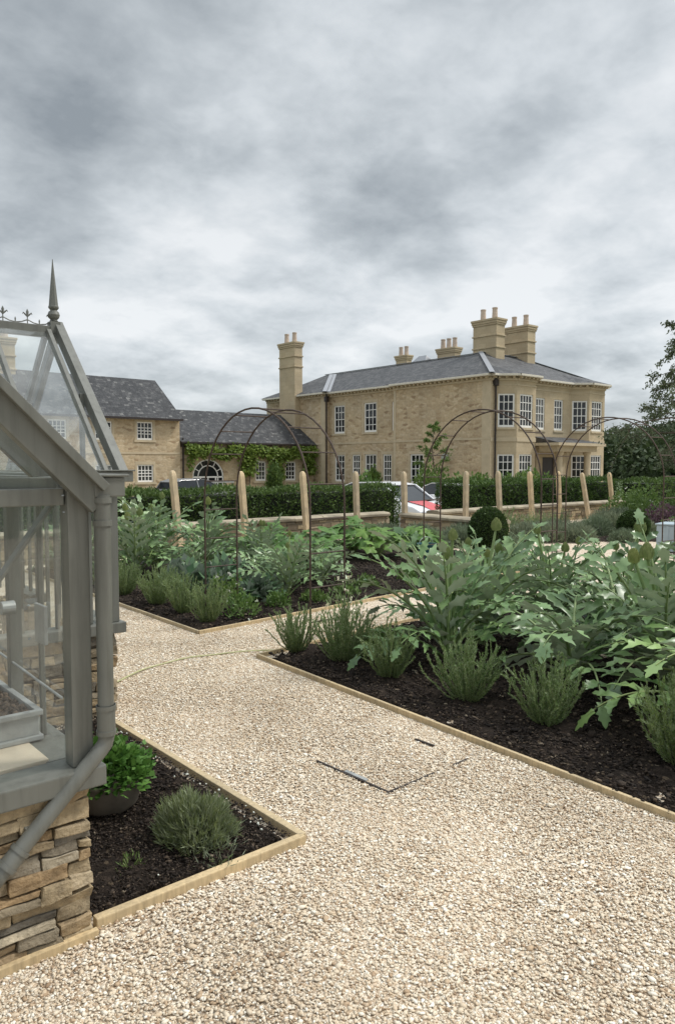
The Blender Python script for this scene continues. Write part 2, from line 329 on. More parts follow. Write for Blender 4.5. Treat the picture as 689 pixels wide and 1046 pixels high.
class MB:
    def __init__(s): s.v = []; s.f = []; s.m = []; s.mi = 0
    def add(s, vs, fs):
        o = len(s.v); s.v.extend([tuple(v) for v in vs])
        for f in fs: s.f.append(tuple(i + o for i in f)); s.m.append(s.mi)
    def box(s, x0, y0, z0, x1, y1, z1):
        s.add([(x0, y0, z0), (x1, y0, z0), (x1, y1, z0), (x0, y1, z0), (x0, y0, z1), (x1, y0, z1), (x1, y1, z1), (x0, y1, z1)],
              [(0, 3, 2, 1), (4, 5, 6, 7), (0, 1, 5, 4), (1, 2, 6, 5), (2, 3, 7, 6), (3, 0, 4, 7)])
    def beam(s, p0, p1, w, h, up=(0, 0, 1)):
        p0 = Vector(p0); p1 = Vector(p1); d = (p1 - p0).normalized(); up = Vector(up)
        sd = d.cross(up)
        if sd.length < 1e-4: sd = d.cross(Vector((1, 0, 0)))
        sd.normalize(); u = sd.cross(d)
        a = sd * w / 2; b_ = u * h / 2
        s.add([p0 - a - b_, p0 + a - b_, p0 + a + b_, p0 - a + b_, p1 - a - b_, p1 + a - b_, p1 + a + b_, p1 - a + b_],
              [(0, 3, 2, 1), (4, 5, 6, 7), (0, 1, 5, 4), (1, 2, 6, 5), (2, 3, 7, 6), (3, 0, 4, 7)])
    def tube(s, pts, r, n=8, cap=True):
        pts = [Vector(p) for p in pts]
        rs = r if isinstance(r, (list, tuple)) else [r] * len(pts)
        rings = []; prev = None
        for i, p in enumerate(pts):
            d = (pts[min(i + 1, len(pts) - 1)] - pts[max(i - 1, 0)]).normalized()
            if prev is None:
                a = d.cross(Vector((0, 0, 1)))
                if a.length < 1e-3: a = d.cross(Vector((1, 0, 0)))
            else:
                a = prev - d * prev.dot(d)
            a.normalize(); b_ = d.cross(a); prev = a
            rings.append([p + (a * math.cos(t) + b_ * math.sin(t)) * rs[i] for t in [2 * math.pi * k / n for k in range(n)]])
        vs = [v for rg in rings for v in rg]; fs = []
        for i in range(len(rings) - 1):
            for k in range(n):
                fs.append((i * n + k, i * n + (k + 1) % n, (i + 1) * n + (k + 1) % n, (i + 1) * n + k))
        if cap:
            fs.append(tuple(range(n - 1, -1, -1))); fs.append(tuple(range((len(rings) - 1) * n, len(rings) * n)))
        s.add(vs, fs)
    def lathe(s, prof, c=(0, 0, 0), n=20):
        vs = []; fs = []
        for r, z in prof:
            for k in range(n):
                t = 2 * math.pi * k / n; vs.append((c[0] + r * math.cos(t), c[1] + r * math.sin(t), c[2] + z))
        for i in range(len(prof) - 1):
            for k in range(n):
                fs.append((i * n + k, i * n + (k + 1) % n, (i + 1) * n + (k + 1) % n, (i + 1) * n + k))
        fs.append(tuple(range(n - 1, -1, -1))); fs.append(tuple(range((len(prof) - 1) * n, len(prof) * n)))
        s.add(vs, fs)
    def prism(s, poly, axis, a0, a1):
        """extrude a 2D polygon along axis 'x','y','z'"""
        def P(p, a):
            return {'x': (a, p[0], p[1]), 'y': (p[0], a, p[1]), 'z': (p[0], p[1], a)}[axis]
        n = len(poly)
        vs = [P(p, a0) for p in poly] + [P(p, a1) for p in poly]
        fs = [tuple(range(n - 1, -1, -1)), tuple(range(n, 2 * n))] + [(i, (i + 1) % n, n + (i + 1) % n, n + i) for i in range(n)]
        s.add(vs, fs)
    def poly(s, vs): s.add(vs, [tuple(range(len(vs)))])
    def np_add(s, V, F): s.add(V.tolist(), F.tolist())

def build(name, mb, mats, parent=None, smooth=False, bevel=0, uv=True, recalc=True, loc=None):
    me = bpy.data.meshes.new(name)
    me.from_pydata(mb.v, [], mb.f)
    mats = mats if isinstance(mats, (list, tuple)) else [mats]
    for m in mats: me.materials.append(m)
    if len(mats) > 1: me.polygons.foreach_set('material_index', mb.m)
    if recalc or bevel:
        bm = bmesh.new(); bm.from_mesh(me)
        if recalc: bmesh.ops.recalc_face_normals(bm, faces=bm.faces)
        if bevel:
            es = [e for e in bm.edges if len(e.link_faces) == 2 and e.calc_face_angle(0) > .6]
            bmesh.ops.bevel(bm, geom=es, offset=bevel, segments=2, affect='EDGES', profile=.6, clamp_overlap=True)
        bm.to_mesh(me); bm.free()
    if smooth:
        me.polygons.foreach_set('use_smooth', [True] * len(me.polygons))
        me.set_sharp_from_angle(angle=R(38))
    if uv: box_uv(me)
    me.update()
    o = bpy.data.objects.new(name, me); COL.objects.link(o)
    if loc: o.location = loc
    if parent: o.parent = parent
    return o

def np_build(name, V, F, mat, parent=None, smooth=False, mi=None):
    me = bpy.data.meshes.new(name)
    F = np.asarray(F, dtype=np.int32); nf, k = F.shape
    me.vertices.add(len(V)); me.vertices.foreach_set('co', np.asarray(V, dtype=np.float32).ravel())
    me.loops.add(nf * k); me.loops.foreach_set('vertex_index', F.ravel())
    me.polygons.add(nf); me.polygons.foreach_set('loop_start', np.arange(0, nf * k, k, dtype=np.int32))
    for mm in (mat if isinstance(mat, (list, tuple)) else [mat]): me.materials.append(mm)
    if mi is not None: me.polygons.foreach_set('material_index', np.asarray(mi, dtype=np.int32))
    me.update(calc_edges=True)
    if smooth: me.polygons.foreach_set('use_smooth', np.ones(nf, dtype=bool))
    o = bpy.data.objects.new(name, me); COL.objects.link(o)
    if parent: o.parent = parent
    return o

def tag(o, label=None, cat=None, group=None, kind=None):
    if label: o['label'] = label
    if cat: o['category'] = cat
    if group: o['group'] = group
    if kind: o['kind'] = kind
    return o

def empty(name, loc=(0, 0, 0), rz=0, label=None, cat=None, group=None):
    o = bpy.data.objects.new(name, None); COL.objects.link(o)
    o.location = loc; o.rotation_euler = (0, 0, rz); o.empty_display_size = .1
    return tag(o, label, cat, group)

def copy_tree(o, loc, rz=0, sc=1.0, label=None, group=None):
    c = o.copy(); COL.objects.link(c); c.location = loc; c.rotation_euler = (0, 0, rz); c.scale = (sc, sc, sc) if not isinstance(sc, tuple) else sc
    if label: c['label'] = label
    if group: c['group'] = group
    for ch in list(o.children):
        d = ch.copy(); COL.objects.link(d); d.parent = c
        for g in list(ch.children):
            e = g.copy(); COL.objects.link(e); e.parent = d
    return c

def struct(o): o['kind'] = 'structure'; return o

# ---- leaf clouds (numpy)
def unit(a): return a / np.maximum(np.linalg.norm(a, axis=1, keepdims=True), 1e-9)
def leaves(P, D, L, W, fold=.25, Nrm=None):
    """one folded diamond per leaf: base P, axis D, length L, width W"""
    n = len(P); D = unit(D)
    if Nrm is None: Nrm = rng.normal(size=(n, 3))
    S = unit(np.cross(D, Nrm)); U = np.cross(S, D)
    L = np.broadcast_to(np.asarray(L, float), (n,))[:, None]; W = np.broadcast_to(np.asarray(W, float), (n,))[:, None]
    mid = P + D * L * .45
    V = np.stack([P, mid + S * W * .5 + U * W * fold, P + D * L, mid - S * W * .5 + U * W * fold], 1).reshape(-1, 3)
    F = np.arange(n * 4, dtype=np.int32).reshape(n, 4)
    return V, F
def merge(parts):
    V = []; F = []; o = 0
    for v, f in parts:
        V.append(v); F.append(np.asarray(f) + o); o += len(v)
    return np.concatenate(V), np.concatenate(F)
def sphere_pts(n):
    p = rng.normal(size=(n, 3)); return unit(p)

_ico = {}
def ico(sub):
    if sub not in _ico:
        bm = bmesh.new(); bmesh.ops.create_icosphere(bm, subdivisions=sub, radius=1)
        bm.verts.ensure_lookup_table()
        _ico[sub] = (np.array([v.co[:] for v in bm.verts]), np.array([[v.index for v in f.verts] for f in bm.faces], dtype=np.int32)); bm.free()
    return _ico[sub]
def lumps(C, S, sub=1, jit=.15, flat=None):
    """many small irregular stones; C (n,3), S (n,3) radii"""
    v, f = ico(sub); n = len(C)
    V = np.repeat(v[None], n, 0) * (1 + rng.normal(0, jit, size=(n, len(v), 1)))
    V = V * S[:, None, :]
    a = rng.uniform(0, 2 * np.pi, n); t = rng.normal(0, .3, n) if flat is None else rng.normal(0, flat, n)
    ca, sa, ct, st = np.cos(a), np.sin(a), np.cos(t), np.sin(t)
    x, y, z = V[..., 0], V[..., 1], V[..., 2]
    y2 = y * ct[:, None] - z * st[:, None]; z2 = y * st[:, None] + z * ct[:, None]
    x3 = x * ca[:, None] - y2 * sa[:, None]; y3 = x * sa[:, None] + y2 * ca[:, None]
    V = np.stack([x3, y3, z2], -1) + C[:, None, :]
    F = (f[None] + (np.arange(n) * len(v))[:, None, None]).reshape(-1, 3)
    return V.reshape(-1, 3), F

def vnoise(x, y, seed=0):
    s = 0; a = 1
    r = random.Random(seed)
    for k in range(5):
        fx, fy, ph = r.uniform(.6, 1.4), r.uniform(.6, 1.4), r.uniform(0, 6)
        s = s + a * np.sin(x * fx * 1.9 ** k + ph + 1.3 * np.sin(y * fy * 1.7 ** k + ph * 2)); a *= .55
    return s / 2.2

# ------------------------------------------------------------------ stone walls built of separate blocks (one mesh)
def stone_face(mb, origin, udir, ndir, length, height, hmin, hmax, lmin, lmax, depth, gap, rnd, rough=.012):
    """random coursed stones on a plane; udir along wall, ndir outward"""
    o = Vector(origin); u = Vector(udir); n = Vector(ndir); z = Vector((0, 0, 1))
    h = 0
    while h < height - 1e-3:
        rh = min(rnd.uniform(hmin, hmax), height - h)
        if height - h - rh < hmin * .6: rh = height - h
        s = -rnd.uniform(0, lmin)
        while s < length:
            l = rnd.uniform(lmin, lmax); s0 = max(0, s); s1 = min(length, s + l)
            if s1 - s0 > .03:
                rows = 2 if (rh > hmin * 1.7 and rnd.random() < .3) else 1
                for k in range(rows):
                    z0 = h + rh * k / rows + gap / 2; z1 = h + rh * (k + 1) / rows - gap / 2
                    a0 = s0 + gap / 2; a1 = s1 - gap / 2; pr = rnd.uniform(-.4, 1) * rough
                    j = lambda q: rnd.uniform(-q, q) * 1.25
                    cs = []
                    q = min(.012, (z1 - z0) * .16)
                    for dn in (-depth, pr):
                        for (aa, zz) in ((a0, z0), (a1, z0), (a1, z1), (a0, z1)):
                            cs.append(o + u * (aa + j(q * .6)) + z * (zz + j(q)) + n * (dn + (j(rough * .5) if dn > -depth else 0)))
                    mb.add(cs, [(0, 3, 2, 1), (4, 5, 6, 7), (0, 1, 5, 4), (1, 2, 6, 5), (2, 3, 7, 6), (3, 0, 4, 7)])
            s += l
        h += rh

# ------------------------------------------------------------------ ground
GZ = -0.52
mb = MB(); n = 48; rr = [0, 30, 60, 120, 260, 600, 1500]
vs = [(10, 10, GZ)]; fs = []
for r_ in rr[1:]:
    for k in range(n):
        t = 2 * math.pi * k / n; vs.append((10 + r_ * math.cos(t), 10 + r_ * math.sin(t), GZ))
for k in range(n): fs.append((0, 1 + k, 1 + (k + 1) % n))
for i in range(len(rr) - 2):
    for k in range(n): fs.append((1 + i * n + k, 1 + (i + 1) * n + k, 1 + (i + 1) * n + (k + 1) % n, 1 + i * n + (k + 1) % n))
mb.add(vs, fs); struct(build('ground', mb, MT['grass']))
mb = MB(); mb.box(8, 14.9, GZ - .1, 70, 27.5, GZ + .004); mb.box(5, 27.504, GZ - .1, 35.5, 44, GZ + .006)
struct(build('driveway', mb, MT['drive']))
# terrace of the kitchen garden: a raised gravelled platform
mb = MB(); mb.box(-12, -12, GZ - .2, 30, 12.3, 0.0)
struct(build('garden_path', mb, MT['gravel']))

# beds
def bed(name, poly, zt, res=.09, seed=1, amp=.02):
    xs = [p[0] for p in poly]; ys = [p[1] for p in poly]
    from mathutils.geometry import intersect_point_line
    nx = int((max(xs) - min(xs)) / res) + 1; ny = int((max(ys) - min(ys)) / res) + 1
    # bilinear patch from 4 corners
    A, B, Cc, D = [np.array(p, float) for p in poly]
    U, Vv = np.meshgrid(np.linspace(0, 1, nx), np.linspace(0, 1, ny))
    X = A[0] * (1 - U) * (1 - Vv) + B[0] * U * (1 - Vv) + Cc[0] * U * Vv + D[0] * (1 - U) * Vv
    Y = A[1] * (1 - U) * (1 - Vv) + B[1] * U * (1 - Vv) + Cc[1] * U * Vv + D[1] * (1 - U) * Vv
    Z = zt + amp * vnoise(X * 6, Y * 6, seed) + amp * .5 * rng.normal(size=X.shape)
    edge = np.minimum.reduce([U, 1 - U, Vv, 1 - Vv]); Z = np.where(edge < 1e-6, zt - .05, Z)
    idx = np.arange(nx * ny).reshape(ny, nx)
    F = np.stack([idx[:-1, :-1], idx[:-1, 1:], idx[1:, 1:], idx[1:, :-1]], -1).reshape(-1, 4)
    o = np_build(name, np.stack([X, Y, Z], -1).reshape(-1, 3), F, MT['soil'], smooth=True)
    return struct(o)
BEDL = [(.99, 2.49), (1.885, 2.49), (1.885, 4.5), (.99, 4.5)]
BEDR = [(3.05, -2.5), (9.8, -2.6), (7.6, 5.45), (3.55, 5.10)]
BEDB = [(3.62, 6.24), (9.6, 6.8), (12.0, 11.95), (3.78, 11.9)]
BEDW = [(12.45, 9.9), (15.8, 7.0), (23, 7.6), (23, 12.0)]
bed('bed_soil', BEDL, .022, .05, 1, .012)
bed('bed_soil', BEDR, .028, .08, 2, .022)
bed('bed_soil', BEDB, .028, .08, 3, .022)
bed('bed_soil', BEDW, .03, .12, 4, .02)

# ---- loose gravel stones on the near paths
def inpoly(X, Y, poly):
    ins = np.zeros(X.shape, bool); n = len(poly)
    for i in range(n):
        x1, y1 = poly[i]; x2, y2 = poly[(i + 1) % n]
        c = ((y1 > Y) != (y2 > Y)) & (X < (x2 - x1) * (Y - y1) / (y2 - y1 + 1e-12) + x1)
        ins ^= c
    return ins
YAW = R(40.5); FW = (math.sin(YAW), math.cos(YAW)); RT = (math.cos(YAW), -math.sin(YAW))
def in_view(X, Y, marg=.6):
    f = X * FW[0] + Y * FW[1]; r = X * RT[0] + Y * RT[1]
    return (f > 1.5) & (np.abs(r) < f * .455 + marg)
NP = 1150000
X = rng.uniform(-.3, 8, NP); Y = rng.uniform(-.6, 9, NP)
f = X * FW[0] + Y * FW[1]
keep = in_view(X, Y) & (f < 8.2) & (rng.uniform(size=NP) < np.clip(1.55 - f * .13, .25, 1))
keep &= ~inpoly(X, Y, [(-3, 2.44), (1.93, 2.44), (1.93, 9), (-3, 9)])
keep &= ~inpoly(X, Y, [(3.07, -2.5), (9.8, -2.6), (7.6, 5.47), (3.47, 5.16)]) & ~inpoly(X, Y, [(3.56, 6.19), (9.6, 6.76), (12.0, 11.7), (3.7, 11.6)])
X, Y, f = X[keep], Y[keep], f[keep]
n = len(X)
sz = rng.lognormal(np.log(.0041), .32, n) * np.clip(.92 + f * .03, 1, 1.15)
S = np.stack([sz * rng.uniform(1.1, 1.9, n), sz * rng.uniform(.75, 1.15, n), sz * rng.uniform(.35, .65, n)], 1)
Z = rng.uniform(.001, .0065, n) + .005 * vnoise(X * 3, Y * 3, 5)
V, F = lumps(np.stack([X, Y, Z], 1), S, 1, .12, .22)
o = np_build('gravel', V, F, MT['pebble'], smooth=False); tag(o, 'loose cream and buff gravel covering the garden paths', 'gravel', kind='stuff')

# ---- clods, bark and perlite in the soil
def clods(poly, n, s0, z, near=None):
    xs = [p[0] for p in poly]; ys = [p[1] for p in poly]
    X = rng.uniform(min(xs), max(xs), n); Y = rng.uniform(min(ys), max(ys), n)
    k = inpoly(X, Y, poly) & in_view(X, Y, .8); X, Y = X[k], Y[k]; n = len(X)
    s = rng.lognormal(np.log(s0), .45, n)
    S = np.stack([s * rng.uniform(1, 1.9, n), s * rng.uniform(.6, 1, n), s * rng.uniform(.45, .9, n)], 1)
    return lumps(np.stack([X, Y, np.full(n, z) + rng.uniform(0, .015, n)], 1), S, 1, .2)
V, F = merge([clods([(1.0, 2.5), (1.87, 2.5), (1.87, 4.5), (1.0, 4.5)], 26000, .0030, .022),
              clods([(3.10, -1), (5.4, -1), (5.6, 5.2), (3.56, 5.05)], 52000, .0052, .030),
              clods([(3.68, 6.3), (9, 6.8), (9, 9), (3.72, 9)], 36000, .0062, .030)])
o = np_build('soil_crumbs', V, F, MT['clod']); tag(o, 'dark crumbly compost lying on the planting beds', 'soil', kind='stuff')
# white grit by the edging of the left bed
n = 40; X = rng.uniform(1.2, 1.86, n); Y = rng.uniform(2.55, 4.2, n); X[:28] = 1.87 - np.abs(rng.normal(0, .05, 28))
V, F = lumps(np.stack([X, Y, np.full(n, .038)], 1), np.abs(rng.normal(.0032, .0015, (n, 3))) + .0015, 1, .15)
o = np_build('white_grit', V, F, MT['petal']); tag(o, 'scattered white grit on the dark soil beside the greenhouse', 'grit', kind='stuff')

# ---- timber edging
def edging(label, pts, thick=.045, z0=-.05, z1=.07, inner=1):
    root = empty('timber_edging', (pts[0][0], pts[0][1], 0), 0, label, 'edging')
    for a, b_ in zip(pts[:-1], pts[1:]):
        m_ = MB(); A = Vector((a[0] - pts[0][0], a[1] - pts[0][1], (z0 + z1) / 2)); B = Vector((b_[0] - pts[0][0], b_[1] - pts[0][1], (z0 + z1) / 2))
        m_.beam(A, B, thick, z1 - z0)
        build('board', m_, MT['timber'], root, bevel=.005)
    return root
edging('pale timber boards round the small bed by the greenhouse', [(.995, 2.455), (1.905, 2.455), (1.905, 4.52)], .036, -.05, .040)
edging('long timber board edging the artichoke bed at the right', [(7.55, 5.50), (3.51, 5.135), (3.055, -2.5)], .023, -.05, .036)
edging('timber boards round the vegetable bed behind the cross path', [(9.55, 6.76), (3.585, 6.215), (3.74, 11.9)], .023, -.05, .036)
mb = MB(); mb.box(-2, 2.395, -.05, .985, 2.417, .03); tag(build('gravel_board', mb, MT['timber'], bevel=.003), 'thin wooden board at the foot of the greenhouse wall', 'gravel board')

# ---- drain cover in the gravel
dc = empty('drain_cover', (2.80, 2.80, 0), R(2), 'dark metal edges of a square recessed drain cover in the gravel', 'drain cover')
for q in ((-.30, -.22, -.290, .30, .013), (-.30, -.231, .05, -.222, .0105), (.2, -.230, .33, -.222, .0095), (.333, .02, .345, .16, .012)):
    mb = MB(); mb.box(q[0], q[1], -.02, q[2], q[3], q[4]); build('frame', mb, MT['iron'], dc)
mb = MB(); mb.box(-.285, -.06, -.02, -.262, .10, .012); build('lifting_slot', mb, MT['zinc'], dc)

# ---- hose
mb = MB(); pts = []
for i in range(40):
    t = i / 39; x = 2.0 + 2.2 * t; y = 4.95 + .35 * math.sin(t * 4) + .35 * t
    pts.append((x, y, .016 + .003 * math.sin(t * 30)))
mb.tube(pts, .006, 6); tag(build('garden_hose', mb, MT['hose'], smooth=True), 'thin yellow green hose lying across the gravel path', 'hose')

# ------------------------------------------------------------------ greenhouse
gh = empty('greenhouse', (-.5, 5.5, 0), 0, 'sage grey painted greenhouse with glass porch on a stone base', 'greenhouse')
GO = Vector((.5, -5.5, 0))
class GB(MB):
    def add(s, vs, fs): MB.add(s, [Vector(v) + GO for v in vs], fs)
XL, XR, YF, YB = -2.0, .97, 2.42, 8.6
XC = (XL + XR) / 2; HW = (XR - XL) / 2; ZE = 1.53; ZR = ZE + HW
PX, PY0, PY1, PYC, PZ = 2.03, 4.55, 6.45, 5.5, 2.57
rnd = random.Random(3)
from mathutils import noise as mnoise
def finish_stone(mb, name):
    sb = build(name, mb, MT['gstone'], gh, bevel=.0035)
    bm = bmesh.new(); bm.from_mesh(sb.data)
    bmesh.ops.subdivide_edges(bm, edges=[e for e in bm.edges if e.calc_length() > .035], cuts=3, use_grid_fill=True)
    for v in bm.verts:
        q = v.co * 16; v.co += mnoise.noise_vector(q * .8) * .007 + mnoise.cell_vector(q * 2.2) * .0035 + mnoise.noise_vector(q * 5) * .002
    bm.to_mesh(sb.data); bm.free()
mb = GB()
stone_face(mb, (XL, YF, 0), (1, 0, 0), (0, -1, 0), XR - XL, .53, .030, .078, .09, .30, .10, .004, rnd, .016)
stone_face(mb, (XR, YF + .1, 0), (0, 1, 0), (1, 0, 0), PY0 - YF - .1, .53, .045, .105, .11, .30, .10, .009, rnd)
finish_stone(mb, 'stone_base'); mb = GB()
stone_face(mb, (XR, PY0, 0), (1, 0, 0), (0, -1, 0), PX - XR, .53, .04, .09, .10, .28, .10, .009, rnd)
stone_face(mb, (PX, PY0 + .1, 0), (0, 1, 0), (1, 0, 0), .6, .53, .045, .105, .11, .30, .10, .009, rnd)
stone_face(mb, (PX, 5.8, 0), (0, 1, 0), (1, 0, 0), .65, .53, .045, .105, .11, .30, .10, .009, rnd)
stone_face(mb, (XR, PY1, 0), (0, 1, 0), (1, 0, 0), YB - PY1, .53, .045, .105, .11, .30, .10, .009, rnd)
stone_face(mb, (PX - .17, 5.85, 0), (0, 1, 0), (-1, 0, 0), .5, .53, .05, .1, .12, .3, .04, .009, rnd)
stone_face(mb, (XR, PY1 - .05, 0), (1, 0, 0), (0, -1, 0), PX - XR - .15, .53, .05, .1, .12, .3, .04, .009, rnd)
stone_face(mb, (PX - .17, PY0 + .15, 0), (0, 1, 0), (-1, 0, 0), .45, .53, .05, .1, .12, .3, .04, .009, rnd)
stone_face(mb, (XR - .17, YF + .15, 0), (0, 1, 0), (-1, 0, 0), 2.0, .53, .05, .1, .12, .3, .06, .009, rnd)
finish_stone(mb, 'stone_base')
mb = GB()
mb.box(XL, YF + .03, 0, XR - .04, YF + .15, .528); mb.box(XR - .13, YF + .155, 0, XR - .04, PY0 + .02, .528)
mb.box(XR - .02, PY0 + .03, 0, PX - .04, PY0 + .13, .528); mb.box(PX - .13, PY0 + .135, 0, PX - .04, 5.15, .528); mb.box(PX - .13, 5.8, 0, PX - .04, PY1, .528)
mb.box(XR - .13, PY1, 0, XR - .04, YB, .528); mb.box(XL + .03, YF + .155, 0, XL + .15, YB, .528); mb.box(XL, YB, 0, XR, YB + .12, .528)
build('wall_core', mb, MT['joint'], gh)
# sill
mb = GB()
mb.box(XL - .03, YF - .045, .532, XR + .045, YF + .10, .600)
mb.box(XR - .10, YF + .105, .532, XR + .045, PY0 - .05, .600)
mb.box(XR + .05, PY0 - .045, .532, PX + .045, PY0 + .10, .600)
mb.box(PX - .10, PY0 + .105, .532, PX + .045, 5.1, .600)
mb.box(PX - .10, 5.9, .532, PX + .045, PY1 + .03, .600)
mb.box(XR - .10, PY1 + .04, .532, XR + .045, YB, .600)
mb.box(XL - .03, YF + .105, .532, XL + .1, YB, .600)
build('sill', mb, MT['paint'], gh, bevel=.006)
# frame
mb = GB()
P_ = lambda x0, y0, x1, y1, z0=.602, z1=ZE: mb.box(x0, y0, z0, x1, y1, z1)
P_(XR - .055, YF - .01, XR + .015, YF + .06)            # corner post
build('corner_post', mb, MT['paint'], gh, bevel=.004); mb = GB()
P_(XL - .015, YF - .01, XL + .055, YF + .06)
build('corner_post', mb, MT['paint'], gh, bevel=.004); mb = GB()
for x in (-1.28, -.9, -.13, .25): P_(x - .02, YF, x + .02, YF + .05, .602, ZE + HW - abs(x - XC) - .05)
mb.box(XL + .06, YF + .004, ZE - .06, XR - .06, YF + .05, ZE - .005)     # tie rail
mb.box(XL + .06, YF + .06, ZE - .012, XR - .06, YF + .09, ZE + .03)
build('gable_frame', mb, MT['paint'], gh, bevel=.004); mb = GB()
nbay = 10
for y in np.arange(YF + .37, PY0 - .1, .31): P_(XR - .028, y - .009, XR - .008, y + .009)
for x in np.arange(XR + .27, PX - .08, .21):
    P_(x - .011, PY0 + .012, x + .011, PY0 + .038, .602, ZE - .05); P_(x - .011, PY1 - .038, x + .011, PY1 - .012, .602, ZE - .05)
for y in (5.01, 4.8, 6.1, 6.28): P_(PX - .035, y - .011, PX - .01, y + .011)
ys = [YF + .06 + (YB - YF - .06) * k / nbay for k in range(1, nbay + 1)]
for y in ys:
    if not (PY0 - .1 < y < PY1 + .1): P_(XR - .045, y - .02, XR + .005, y + .02)
    P_(XL - .005, y - .02, XL + .045, y + .02)
mb.box(XR - .05, YF + .065, ZE - .04, XR + .01, YB, ZE + .03)        # eaves plates
mb.box(XL - .01, YF + .065, ZE - .04, XL + .05, YB, ZE + .03)
mb.box(XL, YB - .03, ZE - .05, XR, YB + .02, ZE)
build('side_frame', mb, MT['paint'], gh, bevel=.004); mb = GB()
mb.box(XC - .04, YF + .05, ZR - .06, XC + .04, YB, ZR + .03)          # main ridge
for k, y in enumerate([YF + .3 + .62 * i for i in range(11)]):
    for s_ in (-1, 1):
        if s_ == 1 and PY0 < y < PY1:
            x1 = XR - min(y - PY0, PY1 - y) - .02
        else: x1 = XC + s_ * HW
        mb.beam((x1, y, ZE + HW - abs(x1 - XC)), (XC + s_ * .03, y, ZR - .03), .035, .055, (s_, 0, 1))
build('roof_frame', mb, MT['paint'], gh, bevel=.004); mb = GB()
mb.beam((XR - .42, YF + .1, ZE + .36), (XR - .42, PY0, ZE + .36), .03, .05)
mb.beam((.90, YF + .075, 1.48), (.62, YF + .075, 1.10), .012, .045, (0, 1, 0))
mb.beam((.90, 4.5, 1.48), (.5, 4.5, .9), .03, .05, (0, 1, 0))
build('brace', mb, MT['paint'], gh, bevel=.004); mb = GB()
for (x, y) in ((PX, PY0), (PX, PY1)):
    P_(x - .055, y - .02 if y < 5 else y - .05, x + .01, y + .05 if y < 5 else y + .02)
P_(XR + .02, PY0 - .012, XR + .075, PY0 + .04)
mb.box(XR + .08, PY0, ZE - .05, PX - .06, PY0 + .05, ZE)
mb.box(PX - .05, PY0 + .055, ZE - .05, PX, PY1 - .055, ZE)
mb.box(XR + .02, PY1 - .05, ZE - .05, PX - .06, PY1, ZE)
for y in (5.1, 5.9): P_(PX - .045, y - .025, PX + .005, y + .025, .02, ZE - .055)
for y in (5.27, 5.5, 5.73): mb.box(PX - .03, y - .012, .25, PX - .005, y + .012, ZE - .055)
build('porch_frame', mb, MT['paint'], gh, bevel=.004); mb = GB()
mb.box(-.05, PYC - .03, PZ - .06, PX, PYC + .03, PZ + .02)            # porch ridge
for x in (PX - .06, 1.58, 1.13, .55):
    t = max(0, XR - x)
    mb.beam((x, PY0 - .02 + t, ZE + .01 + t), (x, PYC - .02, PZ - .02), .03, .05, (0, -1, 1))
    mb.beam((x, PY1 + .02 - t, ZE + .01 + t), (x, PYC + .02, PZ - .02), .03, .05, (0, 1, 1))
for s_ in (-1, 1):
    mb.beam((XR, PYC + s_ * .98, ZE), (-.06, PYC, PZ), .06, .05)      # valleys
    mb.beam((PX - .02, PYC + s_ * .5, ZE + .55), (PX - .02, PYC + s_ * .5, ZE - .02), .03, .03)
build('porch_roof_frame', mb, MT['paint'], gh, bevel=.004)
# verge boards
mb = GB()
for s_ in (-1, 1):
    e = XC + s_ * (HW + .045)
    mb = GB(); mb.beam((e, YF - .02, ZE - .055), (XC, YF - .02, ZR - .01), .05, .085, (s_, 0, 1))
    mb.beam((e + s_ * .01, YF - .032, ZE - .005), (XC, YF - .032, ZR + .05), .075, .03, (s_, 0, 1)); build('verge_board', mb, MT['paint'], gh, bevel=.003); mb = GB()
    mb.beam((PX + .012, PYC + s_ * 1.03, ZE - .01), (PX + .012, PYC, PZ + .0), .04, .06, (0, s_, 1))
    mb.beam((PX + .02, PYC + s_ * 1.04, ZE + .032), (PX + .02, PYC, PZ + .055), .06, .02, (0, s_, 1)); build('verge_board', mb, MT['paint'], gh, bevel=.003)

# gutter
mb = GB()
def gut(x0, x1, y0, y1):
    mb.box(x0, y0, ZE - .035, x1, y1, ZE + .03); mb.box(x0 - .01, y0 - .01, ZE + .031, x1 + .012, y1 + .01, ZE + .040)
gut(XR + .02, XR + .125, YF - .05, PY0 - .09)
gut(XR + .13, PX + .075, PY0 - .115, PY0 - .03)
build('gutter', mb, MT['paint'], gh, bevel=.006)
# glass
mb = GB()
yg = YF + .03
mb.poly([(XL + .05, yg, .6), (XR - .05, yg, .6), (XR - .05, yg, ZE - .05), (XL + .05, yg, ZE - .05)])
mb.poly([(XL + .05, yg, ZE), (XR - .05, yg, ZE), (XC, yg, ZR - .05)])
xg = XR - .02
mb.poly([(xg, YF + .06, .6), (xg, PY0 - .02, .6), (xg, PY0 - .02, ZE - .04), (xg, YF + .06, ZE - .04)])
mb.poly([(xg, PY1, .6), (xg, YB, .6), (xg, YB, ZE - .04), (xg, PY1, ZE - .04)])
mb.poly([(XL + .02, YF + .06, .6), (XL + .02, YB, .6), (XL + .02, YB, ZE - .04), (XL + .02, YF + .06, ZE - .04)])
mb.poly([(XL, YB, .6), (XR, YB, .6), (XR, YB, ZE), (XC, YB, ZR), (XL, YB, ZE)])
mb.poly([(XR + .08, PY0 + .025, .6), (PX - .06, PY0 + .025, .6), (PX - .06, PY0 + .025, ZE - .05), (XR + .08, PY0 + .025, ZE - .05)])
mb.poly([(XR + .02, PY1 - .025, .6), (PX - .06, PY1 - .025, .6), (PX - .06, PY1 - .025, ZE - .05), (XR + .02, PY1 - .025, ZE - .05)])
